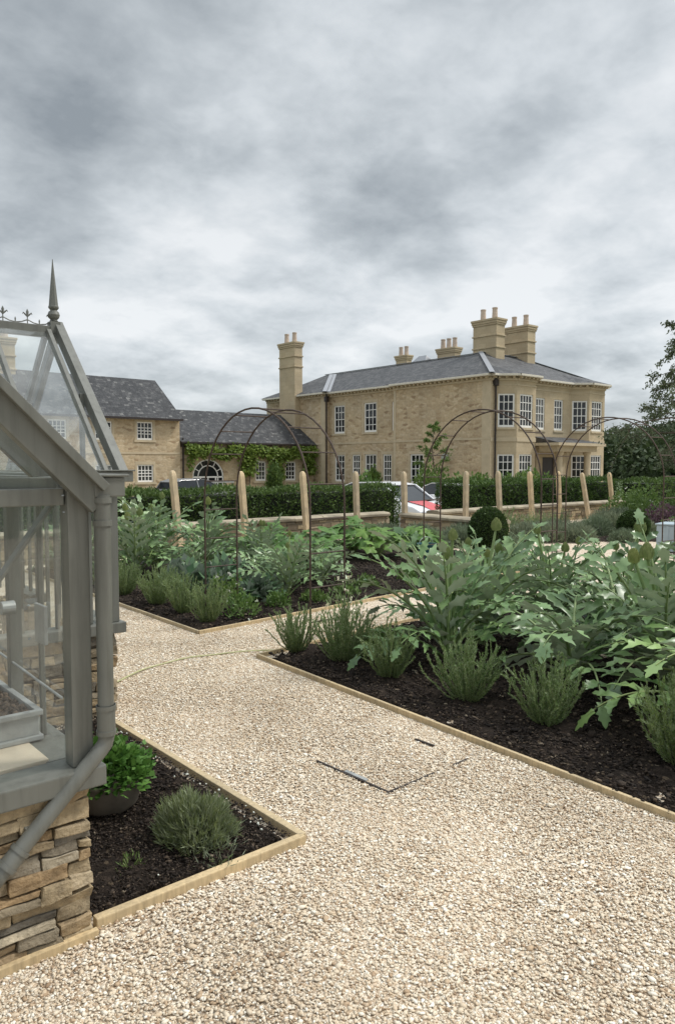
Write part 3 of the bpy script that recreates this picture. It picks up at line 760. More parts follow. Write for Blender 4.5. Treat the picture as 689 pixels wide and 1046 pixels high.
for y0, y1 in ((PY0 + .05, 5.08), (5.92, PY1 - .05)): mb.poly([(PX - .022, y0, .6), (PX - .022, y1, .6), (PX - .022, y1, ZE - .05), (PX - .022, y0, ZE - .05)])
mb.poly([(PX - .018, 5.12, .25), (PX - .018, 5.88, .25), (PX - .018, 5.88, ZE - .06), (PX - .018, 5.12, ZE - .06)])
mb.poly([(PX - .02, PY0 + .02, ZE), (PX - .02, PY1 - .02, ZE), (PX - .02, PYC, PZ - .05)])
build('glass', mb, MT['glass'], gh, recalc=False)
mb = GB()
mb.poly([(XR + .03, YF, ZE), (XC, YF, ZR), (XC, YB, ZR), (XR + .03, YB, ZE), (XR + .03, PY1, ZE), (-.07, PYC, PZ), (XR + .03, PY0, ZE)])
mb.poly([(XL - .03, YF, ZE), (XL - .03, YB, ZE), (XC, YB, ZR), (XC, YF, ZR)])
mb.poly([(PX, PY0 - .05, ZE - .01), (PX, PYC, PZ), (-.07, PYC, PZ), (XR, PY0 - .05, ZE - .01)])
mb.poly([(PX, PY1 + .05, ZE - .01), (XR, PY1 + .05, ZE - .01), (-.07, PYC, PZ), (PX, PYC, PZ)])
build('roof_glass', mb, MT['glass_roof'], gh, recalc=False)
# cresting on porch ridge and main ridge
mb = GB()
def cresting(p0, p1, step=.165):
    p0 = Vector(p0); p1 = Vector(p1); L = (p1 - p0).length; d = (p1 - p0) / L; k = int(L / step)
    z = Vector((0, 0, 1))
    for i in range(k):
        a = p0 + d * (i * step); b_ = p0 + d * ((i + 1) * step)
        mb.tube([a + z * .03, a + d * step * .25 + z * .012, a + d * step * .5 + z * .006, b_ - d * step * .25 + z * .012, b_ + z * .03], .0045, 5)
        mb.tube([b_ + z * .0, b_ + z * .065], .004, 5)
        mb.tube([b_ + z * .05, b_ + z * .085, b_ + z * .105], [.006, .010, .001], 6)
        for s_ in (-1, 1):
            mb.tube([b_ + z * .05, b_ + d * s_ * .016 + z * .068, b_ + d * s_ * .028 + z * .078, b_ + d * s_ * .033 + z * .066], [.004, .006, .005, .002], 5)
        m_ = a + d * step * .5
        mb.tube([m_, m_ + z * .03, m_ + z * .042], [.003, .006, .001], 5)
cresting((PX - .03 - 11 * .165, PYC, PZ + .02), (PX - .03, PYC, PZ + .02))
build('ridge_cresting', mb, MT['paint'], gh, smooth=True); mb = GB()
cresting((XC, YF, ZR + .03), (XC, YB, ZR + .03))
build('ridge_cresting', mb, MT['paint'], gh, smooth=True)
mb = GB()
mb.box(PX - .045, PYC - .035, PZ - .03, PX + .025, PYC + .035, PZ + .055)
mb.lathe([(.022, .055), (.03, .062), (.022, .07), (.036, .085), (.042, .105), (.036, .125), (.022, .138), (.03, .146), (.036, .155), (.036, .165)], (PX - .01, PYC, PZ), 20)
build('finial_base', mb, MT['paint'], gh, smooth=False)
mb = GB(); mb.lathe([(.036, .165), (.034, .17), (.002, .50)], (PX - .01, PYC, PZ), 8); build('finial_spike', mb, MT['paint'], gh)
# downpipe
mb = GB(); X0, Y0 = 1.02, YF - .035
mb.tube([(X0, Y0, 1.50), (X0, Y0, .69), (X0 - .006, Y0, .668), (X0 - .02, Y0, .652), (.66, Y0 - .01, .335), (.40, Y0 - .01, .105)], .0265, 20)
for z in (1.475, 1.40): mb.tube([(X0, Y0, z), (X0, Y0, z + .018)], .031, 20)
mb.tube([(X0, Y0, .70), (X0, Y0, .80)], .030, 20); mb.tube([(X0, Y0, .70), (X0, Y0, .715)], .033, 20); mb.tube([(X0, Y0, .785), (X0, Y0, .80)], .033, 20)
d = Vector((.66 - (X0 - .02), -.01, .335 - .652)).normalized(); q = Vector((.735, Y0 - .007, .403))
mb.tube([q, q + d * .07], .030, 20); mb.tube([q, q + d * .014], .033, 20); mb.tube([q + d * .056, q + d * .07], .033, 20)
mb.box(.752, YF - .045, .44, .80, YF - .008, .456)
build('downpipe', mb, MT['paint'], gh, smooth=True)
# vent motor and bolts
mb = GB(); mb.box(.925, 2.68, .96, .938, 2.78, 1.10); mb.tube([(.88, 3.02, 1.05), (.93, 3.02, 1.05)], .026, 16); mb.tube([(.935, 2.55, .80), (.935, 3.6, .84)], .005, 8)
build('vent_opener', mb, MT['zinc'], gh, bevel=.003)
mb = GB()
for (x, y, z) in ((.905, YF + .001, ZE - .03), (.89, 2.73, 1.10), (.89, 2.73, .98), (.915, 2.44, ZE - .085)):
    mb = GB(); mb.lathe([(.006, 0), (.005, .004)], (x, y, z), 8); build('bolt', mb, MT['metal_pale'], gh)
# bench with tiled top and zinc trough inside
bn = empty('potting_bench', (.62, 3.45, 0), 0, 'pale tiled bench along the glass inside the greenhouse', 'bench')
mb = MB(); 
for i in range(2):
    for j in range(3): mb.box(-.32 + i * .29 + .003, -.92 + j * .6 + .003, .56, -.32 + (i + 1) * .29, -.92 + (j + 1) * .6, .606)
build('bench_top', mb, MT['tile'], bn, bevel=.003)
for x in (-.29, .22):
    for y in (-.8, .75):
        mb = MB(); mb.box(x - .02, y - .02, 0, x + .02, y + .02, .55); build('leg', mb, MT['metal_pale'], bn)
tr = empty('zinc_trough', (.64, 3.04, .607), R(0), 'zinc trough of dark soil on the bench behind the glass', 'trough')
mb = MB()
w, l, h = .28, .30, .11
for (z0, z1, e) in ((0, .018, .012), (.018, .09, 0), (.09, h, .012)):
    mb.box(-w - e, -l - e, z0, w + e, -l + .012, z1); mb.box(-w - e, l - .012, z0, w + e, l + e, z1)
    mb.box(-w - e, -l + .013, z0, -w + .012, l - .013, z1); mb.box(w - .012, -l + .013, z0, w + e, l - .013, z1)
mb.box(-w + .013, -l + .013, .002, w - .013, l - .013, .01)
build('tray', mb, MT['zinc'], tr, bevel=.004)
V, F = lumps(np.stack([rng.uniform(-w + .02, w - .02, 1500), rng.uniform(-l + .02, l - .02, 1500), rng.uniform(.075, .098, 1500)], 1), np.abs(rng.normal(.008, .003, (1500, 3))) + .003, 1, .2)
np_build('soil', V, F, island_mat('trough_soil', [(0, (.03, .022, .016)), (.6, (.07, .05, .036)), (1, (.14, .10, .07))], .9, 50, 0), tr)
mb = MB(); mb.box(XL + .2, YF + .2, 0.0, XR - .17, YB - .1, .012); mb.box(XR - .169, PY0 + .13, 0, PX - .14, PY1 - .13, .012); struct(build('greenhouse_floor', mb, MT['tile']))

# ------------------------------------------------------------------ plants
def stems_bush(nst, h, spread, nl, ll, lw, up=.75, droop=.15, basew=.08, stemr=.0035):
    """upright woody stems clothed in narrow leaves"""
    parts = []; sticks = MB()
    for i in range(nst):
        a = rng.uniform(0, 2 * np.pi); rr_ = math.sqrt(rng.uniform()) 
        b0 = np.array([math.cos(a), math.sin(a), 0]) * basew * rr_
        out = np.array([math.cos(a + rng.normal(0, .4)), math.sin(a + rng.normal(0, .4)), 0]) * spread * rr_ * rng.uniform(.7, 1.15)
        hh = h * rng.uniform(.55, 1.08) * (1 - .25 * rr_)
        t = np.linspace(0, 1, 7)[:, None]
        path = b0 + out * (t ** .75) + np.array([0, 0, 1]) * hh * (t * up + (1 - up) * t ** 1.6) + rng.normal(0, .012, (7, 3)) * t
        sticks.tube(path.tolist(), [stemr * (1 - .6 * k / 6) for k in range(7)], 4, False)
        tt = rng.uniform(.08, 1, nl); idx = tt * 6; i0 = np.clip(idx.astype(int), 0, 5); fr = (idx - i0)[:, None]
        p = path[i0] * (1 - fr) + path[i0 + 1] * fr
        dv = unit(path[i0 + 1] - path[i0])
        rad = rng.normal(size=(nl, 3)); rad = unit(rad - dv * (rad * dv).sum(1, keepdims=True))
        D = dv * rng.uniform(.7, 1.6, (nl, 1)) + rad * rng.uniform(.4, .8, (nl, 1))
        parts.append(leaves(p, D, ll * rng.uniform(.6, 1.15, nl), lw))
    return merge(parts), sticks

def make_bush(name, label, cat, group, mat, args, stickmat='bark', partname='foliage'):
    root = empty(name, (0, 0, 0), 0, label, cat, group)
    (V, F), st = stems_bush(*args)
    np_build(partname, V, F, MT[mat], root)
    build('stems', st, MT[stickmat], root, recalc=False, uv=False)
    return root

# rosemary: two prototypes, copied along the beds
ros_proto = [make_bush('rosemary_bush', '', 'rosemary', 'rosemary bushes', 'ros', (98, .47, .22, 165, .022, .0048, .92, .1, .06), 'ros_stem'),
             make_bush('rosemary_bush', '', 'rosemary', 'rosemary bushes', 'ros', (78, .45, .18, 165, .022, .0048, .95, .1, .05), 'ros_stem')]
ros = [((3.80, 4.98), 1, .95, 'sparse low rosemary at the path corner of the artichoke bed'),
       ((3.92, 4.52), 0, 1.05, 'wide rosemary growing beneath the near leg of the first arch'),
       ((3.86, 3.92), 1, 1.0, 'narrow rosemary third from the path corner of the artichoke bed'),
       ((3.87, 3.20), 0, 1.0, 'bushy upright rosemary below the leftmost tall artichoke'),
       ((3.87, 2.58), 1, 1.02, 'rosemary with slim upright stems just left of the dark gap under a leaf'),
       ((3.90, 1.78), 0, 1.08, 'largest rosemary at the photo edge under a drooping artichoke leaf'),
       ((3.90, 8.55), 0, 1.0, 'rosemary half hidden by the greenhouse porch'),
       ((3.92, 7.72), 0, .95, 'low rosemary second from the porch along the far bed'),
       ((3.90, 7.08), 1, 1.0, 'tall slim rosemary third from the porch along the far bed'),
       ((3.86, 6.50), 1, 1.0, 'open rosemary at the corner of the far vegetable bed'),
       ((4.25, 8.05), 1, .9, 'small rosemary behind the front row by the porch'),
       ((4.0, 9.4), 0, 1.0, 'rosemary seen through the greenhouse glass nearest the porch'), ((4.05, 10.3), 1, 1.0, 'rosemary seen through the greenhouse glass in the middle'), ((4.1, 11.3), 0, 1.1, 'rosemary seen through the greenhouse glass by the wall')]
used = [False, False]
for (x, y), k, sc, lab in ros:
    p = ros_proto[k]; rz = random.uniform(0, 6)
    if not used[k]:
        used[k] = True; p.location = (x, y, .03); p.rotation_euler = (0, 0, rz); p.scale = (sc,) * 3; p['label'] = lab
    else: copy_tree(p, (x, y, .03), rz, sc, lab)

# lavender mound in the small bed
def mound(name, label, cat, r, h, n, ll, lw, mat, group=None, loc=(0, 0, 0), up=.5):
    root = empty(name, loc, 0, label, cat, group)
    p = sphere_pts(n); p[:, 2] = np.abs(p[:, 2])
    rad = rng.uniform(.45, 1, (n, 1)) ** .5 * (1 + .3 * vnoise(p[:, :1] * 5, p[:, 1:2] * 5 + p[:, 2:] * 3, 3))
    P = p * rad * np.array([r, r, h])
    D = p * .8 + np.array([0, 0, up]) + rng.normal(0, .45, (n, 3))
    V, F = leaves(P, D, ll * rng.uniform(.6, 1.2, n), lw)
    np_build('foliage', V, F, MT[mat], root)
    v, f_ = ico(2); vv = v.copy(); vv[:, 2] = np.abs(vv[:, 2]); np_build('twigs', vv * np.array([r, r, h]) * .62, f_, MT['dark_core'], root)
    return root
mound('lavender_mound', 'rounded grey green lavender in the small bed by the greenhouse', 'lavender', .165, .155, 4600, .052, .0046, 'lav', None, (1.57, 2.76, .02), .9)

# mint pot
pt = empty('mint_pot', (1.40, 3.28, .0), 0, 'wide dull metal bowl of bright green mint beside the greenhouse', 'plant pot')
mb = MB(); mb.lathe([(.11, .0), (.14, .03), (.165, .12), (.172, .145), (.180, .150), (.180, .158), (.166, .158), (.160, .13), (.10, .128)], (0, 0, .02), 28)
build('bowl', mb, MT['potmetal'], pt, smooth=True)
n = 1900; p = sphere_pts(n); p[:, 2] = np.abs(p[:, 2]); P = p * (1 + .22 * vnoise(p[:, :1] * 5, p[:, 1:2] * 5, 9)) * rng.uniform(.35, 1, (n, 1)) ** .6 * np.array([.205, .205, .165]) + np.array([0, 0, .150])
P += np.where(rng.uniform(size=(n, 1)) < .1, p * np.array([.03, .03, .05]), 0)
D = p + rng.normal(0, .5, (n, 3)) + np.array([0, 0, .1]); Nn = p * .6 + np.array([0, 0, 1]) + rng.normal(0, .3, (n, 3))
V, F = leaves(P, D, rng.uniform(.024, .045, n), rng.uniform(.022, .036, n), -.10, Nn)
np_build('mint', V, F, MT['mint'], pt)

# ---- artichoke / cardoon
LOBE = [(0, .62), (.18, .50), (.34, .60), (.48, 1.0), (.53, .60), (.70, .80), (.75, .40), (.88, .30), (1.0, .0)]
def arti_leaf(L, W, az, e0, e1, base, lobes=9, twist=0, frill=.03):
    """returns V,F(quads),mat index list ; curved midrib with pinnate toothed lobes"""
    ns = 25; s = np.linspace(0, 1, ns)
    el = e0 + (e1 - e0) * s ** 1.25
    dx = np.cos(el); dz = np.sin(el)
    hx = np.concatenate([[0], np.cumsum((dx[1:] + dx[:-1]) / 2)]) * L / (ns - 1)
    hz = np.concatenate([[0], np.cumsum((dz[1:] + dz[:-1]) / 2)]) * L / (ns - 1)
    azs = az + twist * s ** 2
    ca, sa = np.cos(az), np.sin(az)
    sway = twist * .25 * L * s ** 2
    mid = np.stack([hx * ca - sway * sa, hx * sa + sway * ca, hz], 1) + base
    tan = np.stack([dx * ca, dx * sa, dz], 1); side = np.tile(np.array([[-sa, ca, 0]]), (ns, 1)); nor = np.cross(tan, side)
    roll = rng.normal(0, .25)
    side, nor = side * math.cos(roll) + nor * math.sin(roll), nor * math.cos(roll) - side * math.sin(roll)
    V = []; F = []; M = []
    # rib: triangular section strip
    rw = .016 * (1 - s) ** .8 + .0022
    rib = np.stack([mid - side * rw[:, None] + nor * .004, mid - nor * rw[:, None] * .9, mid + side * rw[:, None] + nor * .004, mid + nor * (rw[:, None] * .35 + .004)], 1)
    V.append(rib.reshape(-1, 3))
    for i in range(ns - 1):
        for k in range(4):
            F.append((i * 4 + k, i * 4 + (k + 1) % 4, (i + 1) * 4 + (k + 1) % 4, (i + 1) * 4 + k)); M.append(1)
    off = ns * 4
    def at(t):
        i = min(int(t * (ns - 1)), ns - 2); fr = t * (ns - 1) - i
        g = lambda A: A[i] * (1 - fr) + A[i + 1] * fr
        return g(mid), g(tan), g(side), g(nor)
    for j in range(lobes):
        t = .14 + .80 * (j / (lobes - 1)) ** .92
        env = math.sin(math.pi * min(1, (t + .06)) ** 1.05) ** .65
        ll = W * env * random.uniform(.82, 1.1); lw = L * .80 / lobes * random.uniform(.66, .90) * (.6 + .4 * env)
        for sd in (-1, 1):
            m_, t_, s_, n_ = at(min(.99, t + random.uniform(-.01, .01)))
            fwd = random.uniform(.55, .95)
            ax = (s_ * sd + t_ * fwd); ax = ax / np.linalg.norm(ax)
            cr = np.cross(n_, ax); dr = random.uniform(.10, .45)
            tw = random.uniform(-.35, .35)
            rows = []
            for (u, hw) in LOBE:
                c = m_ + ax * ll * u + n_ * (ll * (.22 * u - dr * u * u)) 
                wv = cr * math.cos(tw * u) + n_ * math.sin(tw * u)
                wv2 = cr * math.cos(tw * u) - n_ * math.sin(tw * u) * 0 + 0
                fr_ = n_ * frill * random.uniform(-.4, 1) * hw * (u > .05)
                rows.append((c - wv * lw * hw * .5 + fr_, c, c + wv * lw * hw * .5 + n_ * frill * random.uniform(-.4, 1) * hw * (u > .05)))
            for a in rows: V.append(np.array(a))
            nr = len(rows)
            for i in range(nr - 1):
                for k in range(2):
                    F.append((off + i * 3 + k, off + (i + 1) * 3 + k, off + (i + 1) * 3 + k + 1, off + i * 3 + k + 1)); M.append(0)
            off += nr * 3
    # terminal lobe
    m_, t_, s_, n_ = at(.95); ll = W * .55; lw = W * .35; cr = s_
    rows = []
    for (u, hw) in LOBE:
        c = m_ + t_ * ll * u - n_ * ll * .15 * u * u
        rows.append(np.array((c - cr * lw * hw * .5, c, c + cr * lw * hw * .5)))
    for a in rows: V.append(a)
    for i in range(len(rows) - 1):
        for k in range(2): F.append((off + i * 3 + k, off + (i + 1) * 3 + k, off + (i + 1) * 3 + k + 1, off + i * 3 + k + 1)); M.append(0)
    return np.concatenate(V), np.array(F, dtype=np.int32), M

def make_bud(r):
    parts = []
    for ring, (z, rr_, nb) in enumerate([(-.7, .75, 8), (-.35, 1.0, 10), (0, 1.0, 10), (.35, .85, 9), (.7, .55, 7), (.95, .22, 5)]):
        a = np.arange(nb) / nb * 2 * np.pi + ring * .5
        P = np.stack([np.cos(a) * rr_ * .72, np.sin(a) * rr_ * .72, np.full(nb, z - .15)], 1) * r
        D = np.stack([np.cos(a) * .35, np.sin(a) * .35, np.full(nb, 1.0)], 1); D[:, :2] *= (1.1 - .9 * (z + .7) / 1.7)
        parts.append(leaves(P, D, .85 * r, .75 * r, -.15, -np.stack([np.cos(a), np.sin(a), a * 0], 1)))
    V, F = merge(parts)
    v, f_ = ico(1); f4 = np.concatenate([f_, f_[:, 2:]], 1)
    return merge([(V, F), (v * r * np.array([.82, .82, .95]), f4)])

def make_artichoke(seed, nleaf, L, W, tall, buds=2, flatness=0.0):
    random.seed(seed)
    root = empty('artichoke_plant', (0, 0, 0), 0, '', 'artichoke', 'artichokes and cardoons')
    Vs = []; Fs = []; Ms = []; off = 0
    for i in range(nleaf):
        q = i / (nleaf - 1)                       # 0 outer .. 1 inner
        az = i * 2.399 + random.uniform(-.3, .3)
        e0 = R(46 + 38 * q + random.uniform(-8, 8)) ; e1 = R(-54 + 100 * q * tall + random.uniform(-18, 18)) - flatness * .3
        LL = L * random.uniform(.78, 1.1) * (1 - .22 * abs(q - .45)); WW = W * random.uniform(.85, 1.1)
        zb = .02 + .22 * q * tall
        V, F, M_ = arti_leaf(LL, WW, az, e0, e1, np.array([.03 * math.cos(az), .03 * math.sin(az), zb]), 6 + (i % 2), random.uniform(-.5, .5))
        Vs.append(V); Fs.append(F + off); Ms += M_; off += len(V)
    np_build('leaves', np.concatenate(Vs), np.concatenate(Fs), [MT['arti'], MT['artirib']], root, smooth=True, mi=Ms)
    mb = MB(); mb.tube([(0, 0, -.02), (.01, 0, .15), (0, .01, .3 * tall + .05)], [.035, .03, .022], 8)
    tips = []
    for b_ in range(buds):
        a = random.uniform(0, 6.28); hh = random.uniform(.78, .98) * L
        tip = (math.cos(a) * random.uniform(.08, .26), math.sin(a) * random.uniform(.08, .26), hh)
        mb.tube([(0, 0, .2), (tip[0] * .35, tip[1] * .35, hh * .55), tip], [.018, .014, .011], 7); tips.append(tip)
    build('stem', mb, MT['artirib'], root, smooth=True, recalc=False, uv=False)
    for tip in tips:
        V, F = make_bud(random.uniform(.040, .054)); o = np_build('artichoke_head', V, F, MT['bud'], root); o.location = tip
    return root
AP = [make_artichoke(1, 15, 1.14, .31, 1.0, 2), make_artichoke(5, 13, 1.16, .33, .82, 1), make_artichoke(9, 16, 1.08, .30, 1.1, 3), make_artichoke(14, 12, 1.08, .34, .5, 0)]
arts = [((4.50, 3.92), 0, .92, 0.3, 'leftmost tall artichoke by the cross path with a bare pale stem'),
        ((5.2, 4.15), 1, .95, 2.0, 'artichoke just right of the leftmost tall one with a round head'),
        ((4.72, 2.95), 3, .95, 4.2, 'artichoke whose low silvery leaf arches over a dark gap in the soil'),
        ((5.1, 2.45), 2, 1.0, 1.0, 'artichoke with upright stalks and egg shaped heads near the right edge'),
        ((4.50, 1.66), 3, .95, 2.6, 'artichoke at the right edge whose leaf hangs over the largest rosemary'),
        ((5.75, 4.55), 2, .80, 3.0, 'artichoke behind the leftmost one with an erect single leaf'),
        ((6.05, 4.0), 0, .86, 5.0, 'artichoke in the middle row below the tall clipped yew'),
        ((5.75, 3.15), 1, .98, .5, 'artichoke in the middle row in front of the pale far path'),
        ((6.55, 3.55), 2, .78, 2.2, 'artichoke in the middle row with a long leaf across the far path'),
        ((5.75, 2.20), 0, 1.0, 4.0, 'artichoke in the middle row at the right edge'),
        ((7.0, 4.45), 1, .70, 1.5, 'artichoke in the back row by the second arch leg'),
        ((7.6, 3.6), 3, .78, .2, 'artichoke in the back row near the third arch'),
        ((6.9, 2.6), 2, .85, 3.7, 'artichoke in the back row below the pale blue tank'),
        ((5.15, 10.15), 0, 1.0, 1.1, 'large silvery cardoon near the hedge left of the first arch'),
        ((4.62, 9.72), 2, .95, 2.9, 'silvery cardoon just right of the greenhouse porch'),
        ((5.75, 9.75), 1, .95, .4, 'silvery cardoon behind the left leg of the first arch'),
        ((4.35, 10.7), 1, .95, 4.4, 'cardoon at the back of the far bed hidden by the porch edge'),
        ((5.25, 9.15), 3, .72, 2.4, 'low cardoon with white backed leaves left of the first arch'),
        ((6.3, 9.1), 2, .72, 5.2, 'small upright cardoon inside the first arch near the stakes'),
        ((5.40, 7.22), 0, .66, 3.4, 'small artichoke with a thick pale base inside the first arch'),
        ((6.35, 7.75), 3, .72, 1.3, 'spreading artichoke beside the right leg of the first arch'),
        ((5.75, 8.15), 3, .70, 4.8, 'spreading artichoke behind the small thick based one')]
used = set()
for (x, y), k, sc, rz, lab in arts:
    p = AP[k]
    if k not in used:
        used.add(k); p.location = (x, y, .03); p.rotation_euler = (0, 0, rz); p.scale = (sc,) * 3; p['label'] = lab
    else: copy_tree(p, (x, y, .03), rz, sc, lab)

# ---- squash / courgette plants: large lobed leaves on stalks
def make_squash(seed, nleaf, h, rad, lsz):
    random.seed(seed)
    root = empty('squash_plant', (0, 0, 0), 0, '', 'squash', 'squash plants')
    V = []; F = []; off = 0; st = MB()
    for i in range(nleaf):
        a = i * 2.4 + random.uniform(-.4, .4); q = math.sqrt((i + .5) / nleaf)
        c = np.array([math.cos(a) * rad * q, math.sin(a) * rad * q, h * (1.05 - .55 * q * q) * random.uniform(.8, 1.1)])
        st.tube([(0, 0, .0), (c[0] * .4, c[1] * .4, c[2] * .65), tuple(c)], [.012, .009, .006], 5, False)
        tilt = np.array([math.cos(a) * .6 * q + random.uniform(-.55, .55), math.sin(a) * .6 * q + random.uniform(-.55, .55), 1.0]); tilt /= np.linalg.norm(tilt)
        ax = np.array([math.cos(a), math.sin(a), 0]); ax -= tilt * ax.dot(tilt); ax /= np.linalg.norm(ax); sd = np.cross(tilt, ax)
        r0 = lsz * random.uniform(.65, 1.15); na = 20
        ring = []
        for rr_ in (.5, 1.0):
            for k in range(na):
                t = 2 * math.pi * k / na
                lob = 1 + .26 * math.cos(5 * t) + .07 * math.cos(11 * t + i) - .35 * max(0, math.cos(t - math.pi)) ** 8
                ring.append(c + (ax * math.cos(t) + sd * math.sin(t)) * r0 * rr_ * lob + tilt * (-.16 * r0 * rr_ * rr_ + .05 * r0 * math.sin(5 * t + i) * rr_ + .06 * r0 * (rr_ < .9)))
        V.append(np.array([c] + ring))
        for k in range(na):
            k2 = (k + 1) % na
            F.append((off, off + 1 + k, off + 1 + k2, off + 1 + k2)); F.append((off + 1 + k, off + 1 + na + k, off + 1 + na + k2, off + 1 + k2))
        off += 1 + 2 * na
    mb = MB(); Vn = np.concatenate(V)
    mb.v = [tuple(v) for v in Vn]; mb.f = [tuple(dict.fromkeys(f_)) for f_ in F]; mb.m = [0] * len(F)
    build('leaves', mb, MT['squash'], root, smooth=True, recalc=False, uv=False)
    build('stalks', st, MT['artirib'], root, recalc=False, uv=False)
    return root
SP = [make_squash(2, 34, .48, .52, .115), make_squash(6, 28, .42, .45, .125)]
sq = [((7.05, 9.9), 0, 1.1, 'broad leaved squash by the stone wall behind the first arch'), ((7.95, 9.75), 1, 1.15, 'tallest broad leaved squash below the third stake'),
      ((8.6, 9.1), 0, 1.05, 'squash with drooping leaves left of the teal bucket'), ((9.5, 9.0), 1, 1.1, 'bright green squash nearest the wall corner'),
      ((7.2, 8.9), 1, 1.0, 'squash in the middle of the far bed inside the first arch'), ((9.0, 10.1), 0, 1.1, 'squash against the wall below the fourth stake'),
      ((6.5, 10.5), 1, 1.0, 'squash at the wall foot left of the second stake'), ((10.2, 9.6), 1, .9, 'small squash in the corner where two walls meet')]
used = set()
for i, ((x, y), k, sc, lab) in enumerate(sq):
    p = SP[k]
    if k not in used: used.add(k); p.location = (x, y, .03); p.scale = (sc,) * 3; p['label'] = lab
    else: copy_tree(p, (x, y, .03), i * 1.3, sc, lab)

# ---- low leafy herbs, brassicas, flowers
def leafy(name, label, cat, loc, r, h, n, ll, lw, mat, group=None, flowers=0, upr=.6):
    root = empty(name, loc, random.uniform(0, 6), label, cat, group)
    p = sphere_pts(n); p[:, 2] = np.abs(p[:, 2]); P = p * rng.uniform(.25, 1, (n, 1)) ** .6 * np.array([r, r, h]) * (1 + .25 * vnoise(p[:, :1] * 4, p[:, 1:2] * 4, len(label)))
    D = p * .8 + rng.normal(0, .5, (n, 3)) + np.array([0, 0, upr]); Nn = p * .5 + np.array([0, 0, 1]) + rng.normal(0, .4, (n, 3))
    V, F = leaves(P, D, ll * rng.uniform(.6, 1.2, n), lw * rng.uniform(.7, 1.2, n), -.15, Nn)
    np_build('foliage', V, F, MT[mat], root)
    st = MB()
    for k in range(7):
        a = random.uniform(0, 6.28); st.tube([(0, 0, -.03), (math.cos(a) * r * .5, math.sin(a) * r * .5, h * .7)], [.005, .002], 4, False)
    build('stems', st, MT['artirib'], root, recalc=False, uv=False)
    if flowers:
        p = sphere_pts(flowers); p[:, 2] = np.abs(p[:, 2]); c = p * np.array([r, r, h]) * 1.03
        parts = []
        for k in range(5):
            D = rng.normal(size=(flowers, 3)) + p * .5; parts.append(leaves(c, D, .028, .024))
        V, F = merge(parts); np_build('blossom', V, F, MT['petal'], root)
    return root
leafy('flowering_plant', 'white flowered plant climbing the far leg of the first arch', 'flower', (4.38, 7.0, .03), .22, .38, 420, .05, .028, 'herb', None, 7, .8)
leafy('flowering_plant', 'wispy white flowered plant at the near leg of the first arch', 'flower', (4.58, 5.25, .03), .22, .58, 330, .05, .016, 'ros', None, 20, 1.2)
leafy('flowering_plant', 'pale flowered plant between the rosemary row and the first arch', 'flower', (4.3, 6.55, .03), .2, .26, 380, .045, .025, 'herb', None, 3, .6)
leafy('brassica', 'blue green cabbage beside the small artichoke in the first arch', 'cabbage', (4.98, 7.25, .03), .22, .24, 150, .16, .11, 'kale', None, 0, .3)
leafy('brassica', 'pale kale behind the open rosemary of the far bed', 'kale', (5.05, 8.2, .03), .3, .34, 200, .17, .10, 'kale', None, 0, .4)
leafy('brassica', 'wide grey kale left of the first arch below the cardoons', 'kale', (4.75, 8.6, .03), .28, .32, 200, .16, .1, 'kale', None, 0, .4)
leafy('herb_clump', 'bright low parsley at the front of the far bed inside the first arch', 'herb', (4.9, 6.75, .03), .15, .17, 380, .045, .024, 'herb')
leafy('herb_clump', 'yellow green marjoram behind the narrow rosemary', 'herb', (4.22, 4.45, .03), .16, .26, 460, .045, .022, 'herb')
for i, (x, y, lab) in enumerate([(6.0, 6.85, 'low salad leaves near the right leg of the first arch'), (6.6, 7.15, 'row end of seedlings beside the cross path'), (7.4, 7.2, 'low green seedlings left of the second arch'),
                                 (7.9, 7.7, 'clump of salad in the bare soil below the teal bucket'), (5.4, 6.75, 'small lettuce clump near the cross path edge'), (8.5, 7.4, 'salad clump at the right end of the far bed')]):
    leafy('salad_clump', lab, 'salad', (x, y, .03), .16, .13, 240, .05, .03, 'herb', 'low salad clumps')
# weeds in small bed
leafy('seedling', 'tiny green seedling in the small bed', 'seedling', (1.25, 2.72, .02), .06, .035, 60, .03, .004, 'herb')
leafy('seedling', 'tuft of thin dry leaves below the lavender mound', 'seedling', (1.55, 2.55, .02), .12, .03, 90, .04, .004, 'greyleaf')

# ---- steel arches
def make_arch(loc, w, hz, dep, label):
    root = empty('garden_arch', loc, 0, label, 'arch', 'rusted steel arches')
    r_ = w / 2; zs = hz - r_
    prof = []
    for i in range(9): prof.append((0, zs * i / 8 - .1 * (i == 0)))
    for i in range(1, 25):
        t = math.pi * (1 - i / 24); prof.append((r_ + r_ * math.cos(t), zs + r_ * math.sin(t)))
    for i in range(1, 9): prof.append((w, zs * (1 - i / 8) - .1 * (i == 8)))
    for x in (0, dep):
        mb = MB(); mb.tube([(x, p[0], p[1]) for p in prof], .0098, 8); build('hoop', mb, MT['rust'], root, smooth=True, recalc=False, uv=False)
    # rungs equally spaced along the profile
    seg = [0]
    for a, b_ in zip(prof[:-1], prof[1:]): seg.append(seg[-1] + math.dist(a, b_))
    tot = seg[-1]; k = int(tot / .325); 
    for j in range(1, k + 1):
        s_ = tot * (j - .15) / (k + .7); i = max(q for q in range(len(seg)) if seg[q] <= s_); i = min(i, len(seg) - 2)
        t = (s_ - seg[i]) / (seg[i + 1] - seg[i]); p = (prof[i][0] + (prof[i + 1][0] - prof[i][0]) * t, prof[i][1] + (prof[i + 1][1] - prof[i][1]) * t)
        mb = MB(); mb.tube([(0, p[0], p[1]), (dep, p[0], p[1])], .0075, 6); build('rung', mb, MT['rust'], root, smooth=True, recalc=False, uv=False)
    return root
make_arch((4.22, 5.32, 0), 1.84, 2.16, .41, 'nearest rusted steel arch over the cross path left of centre')
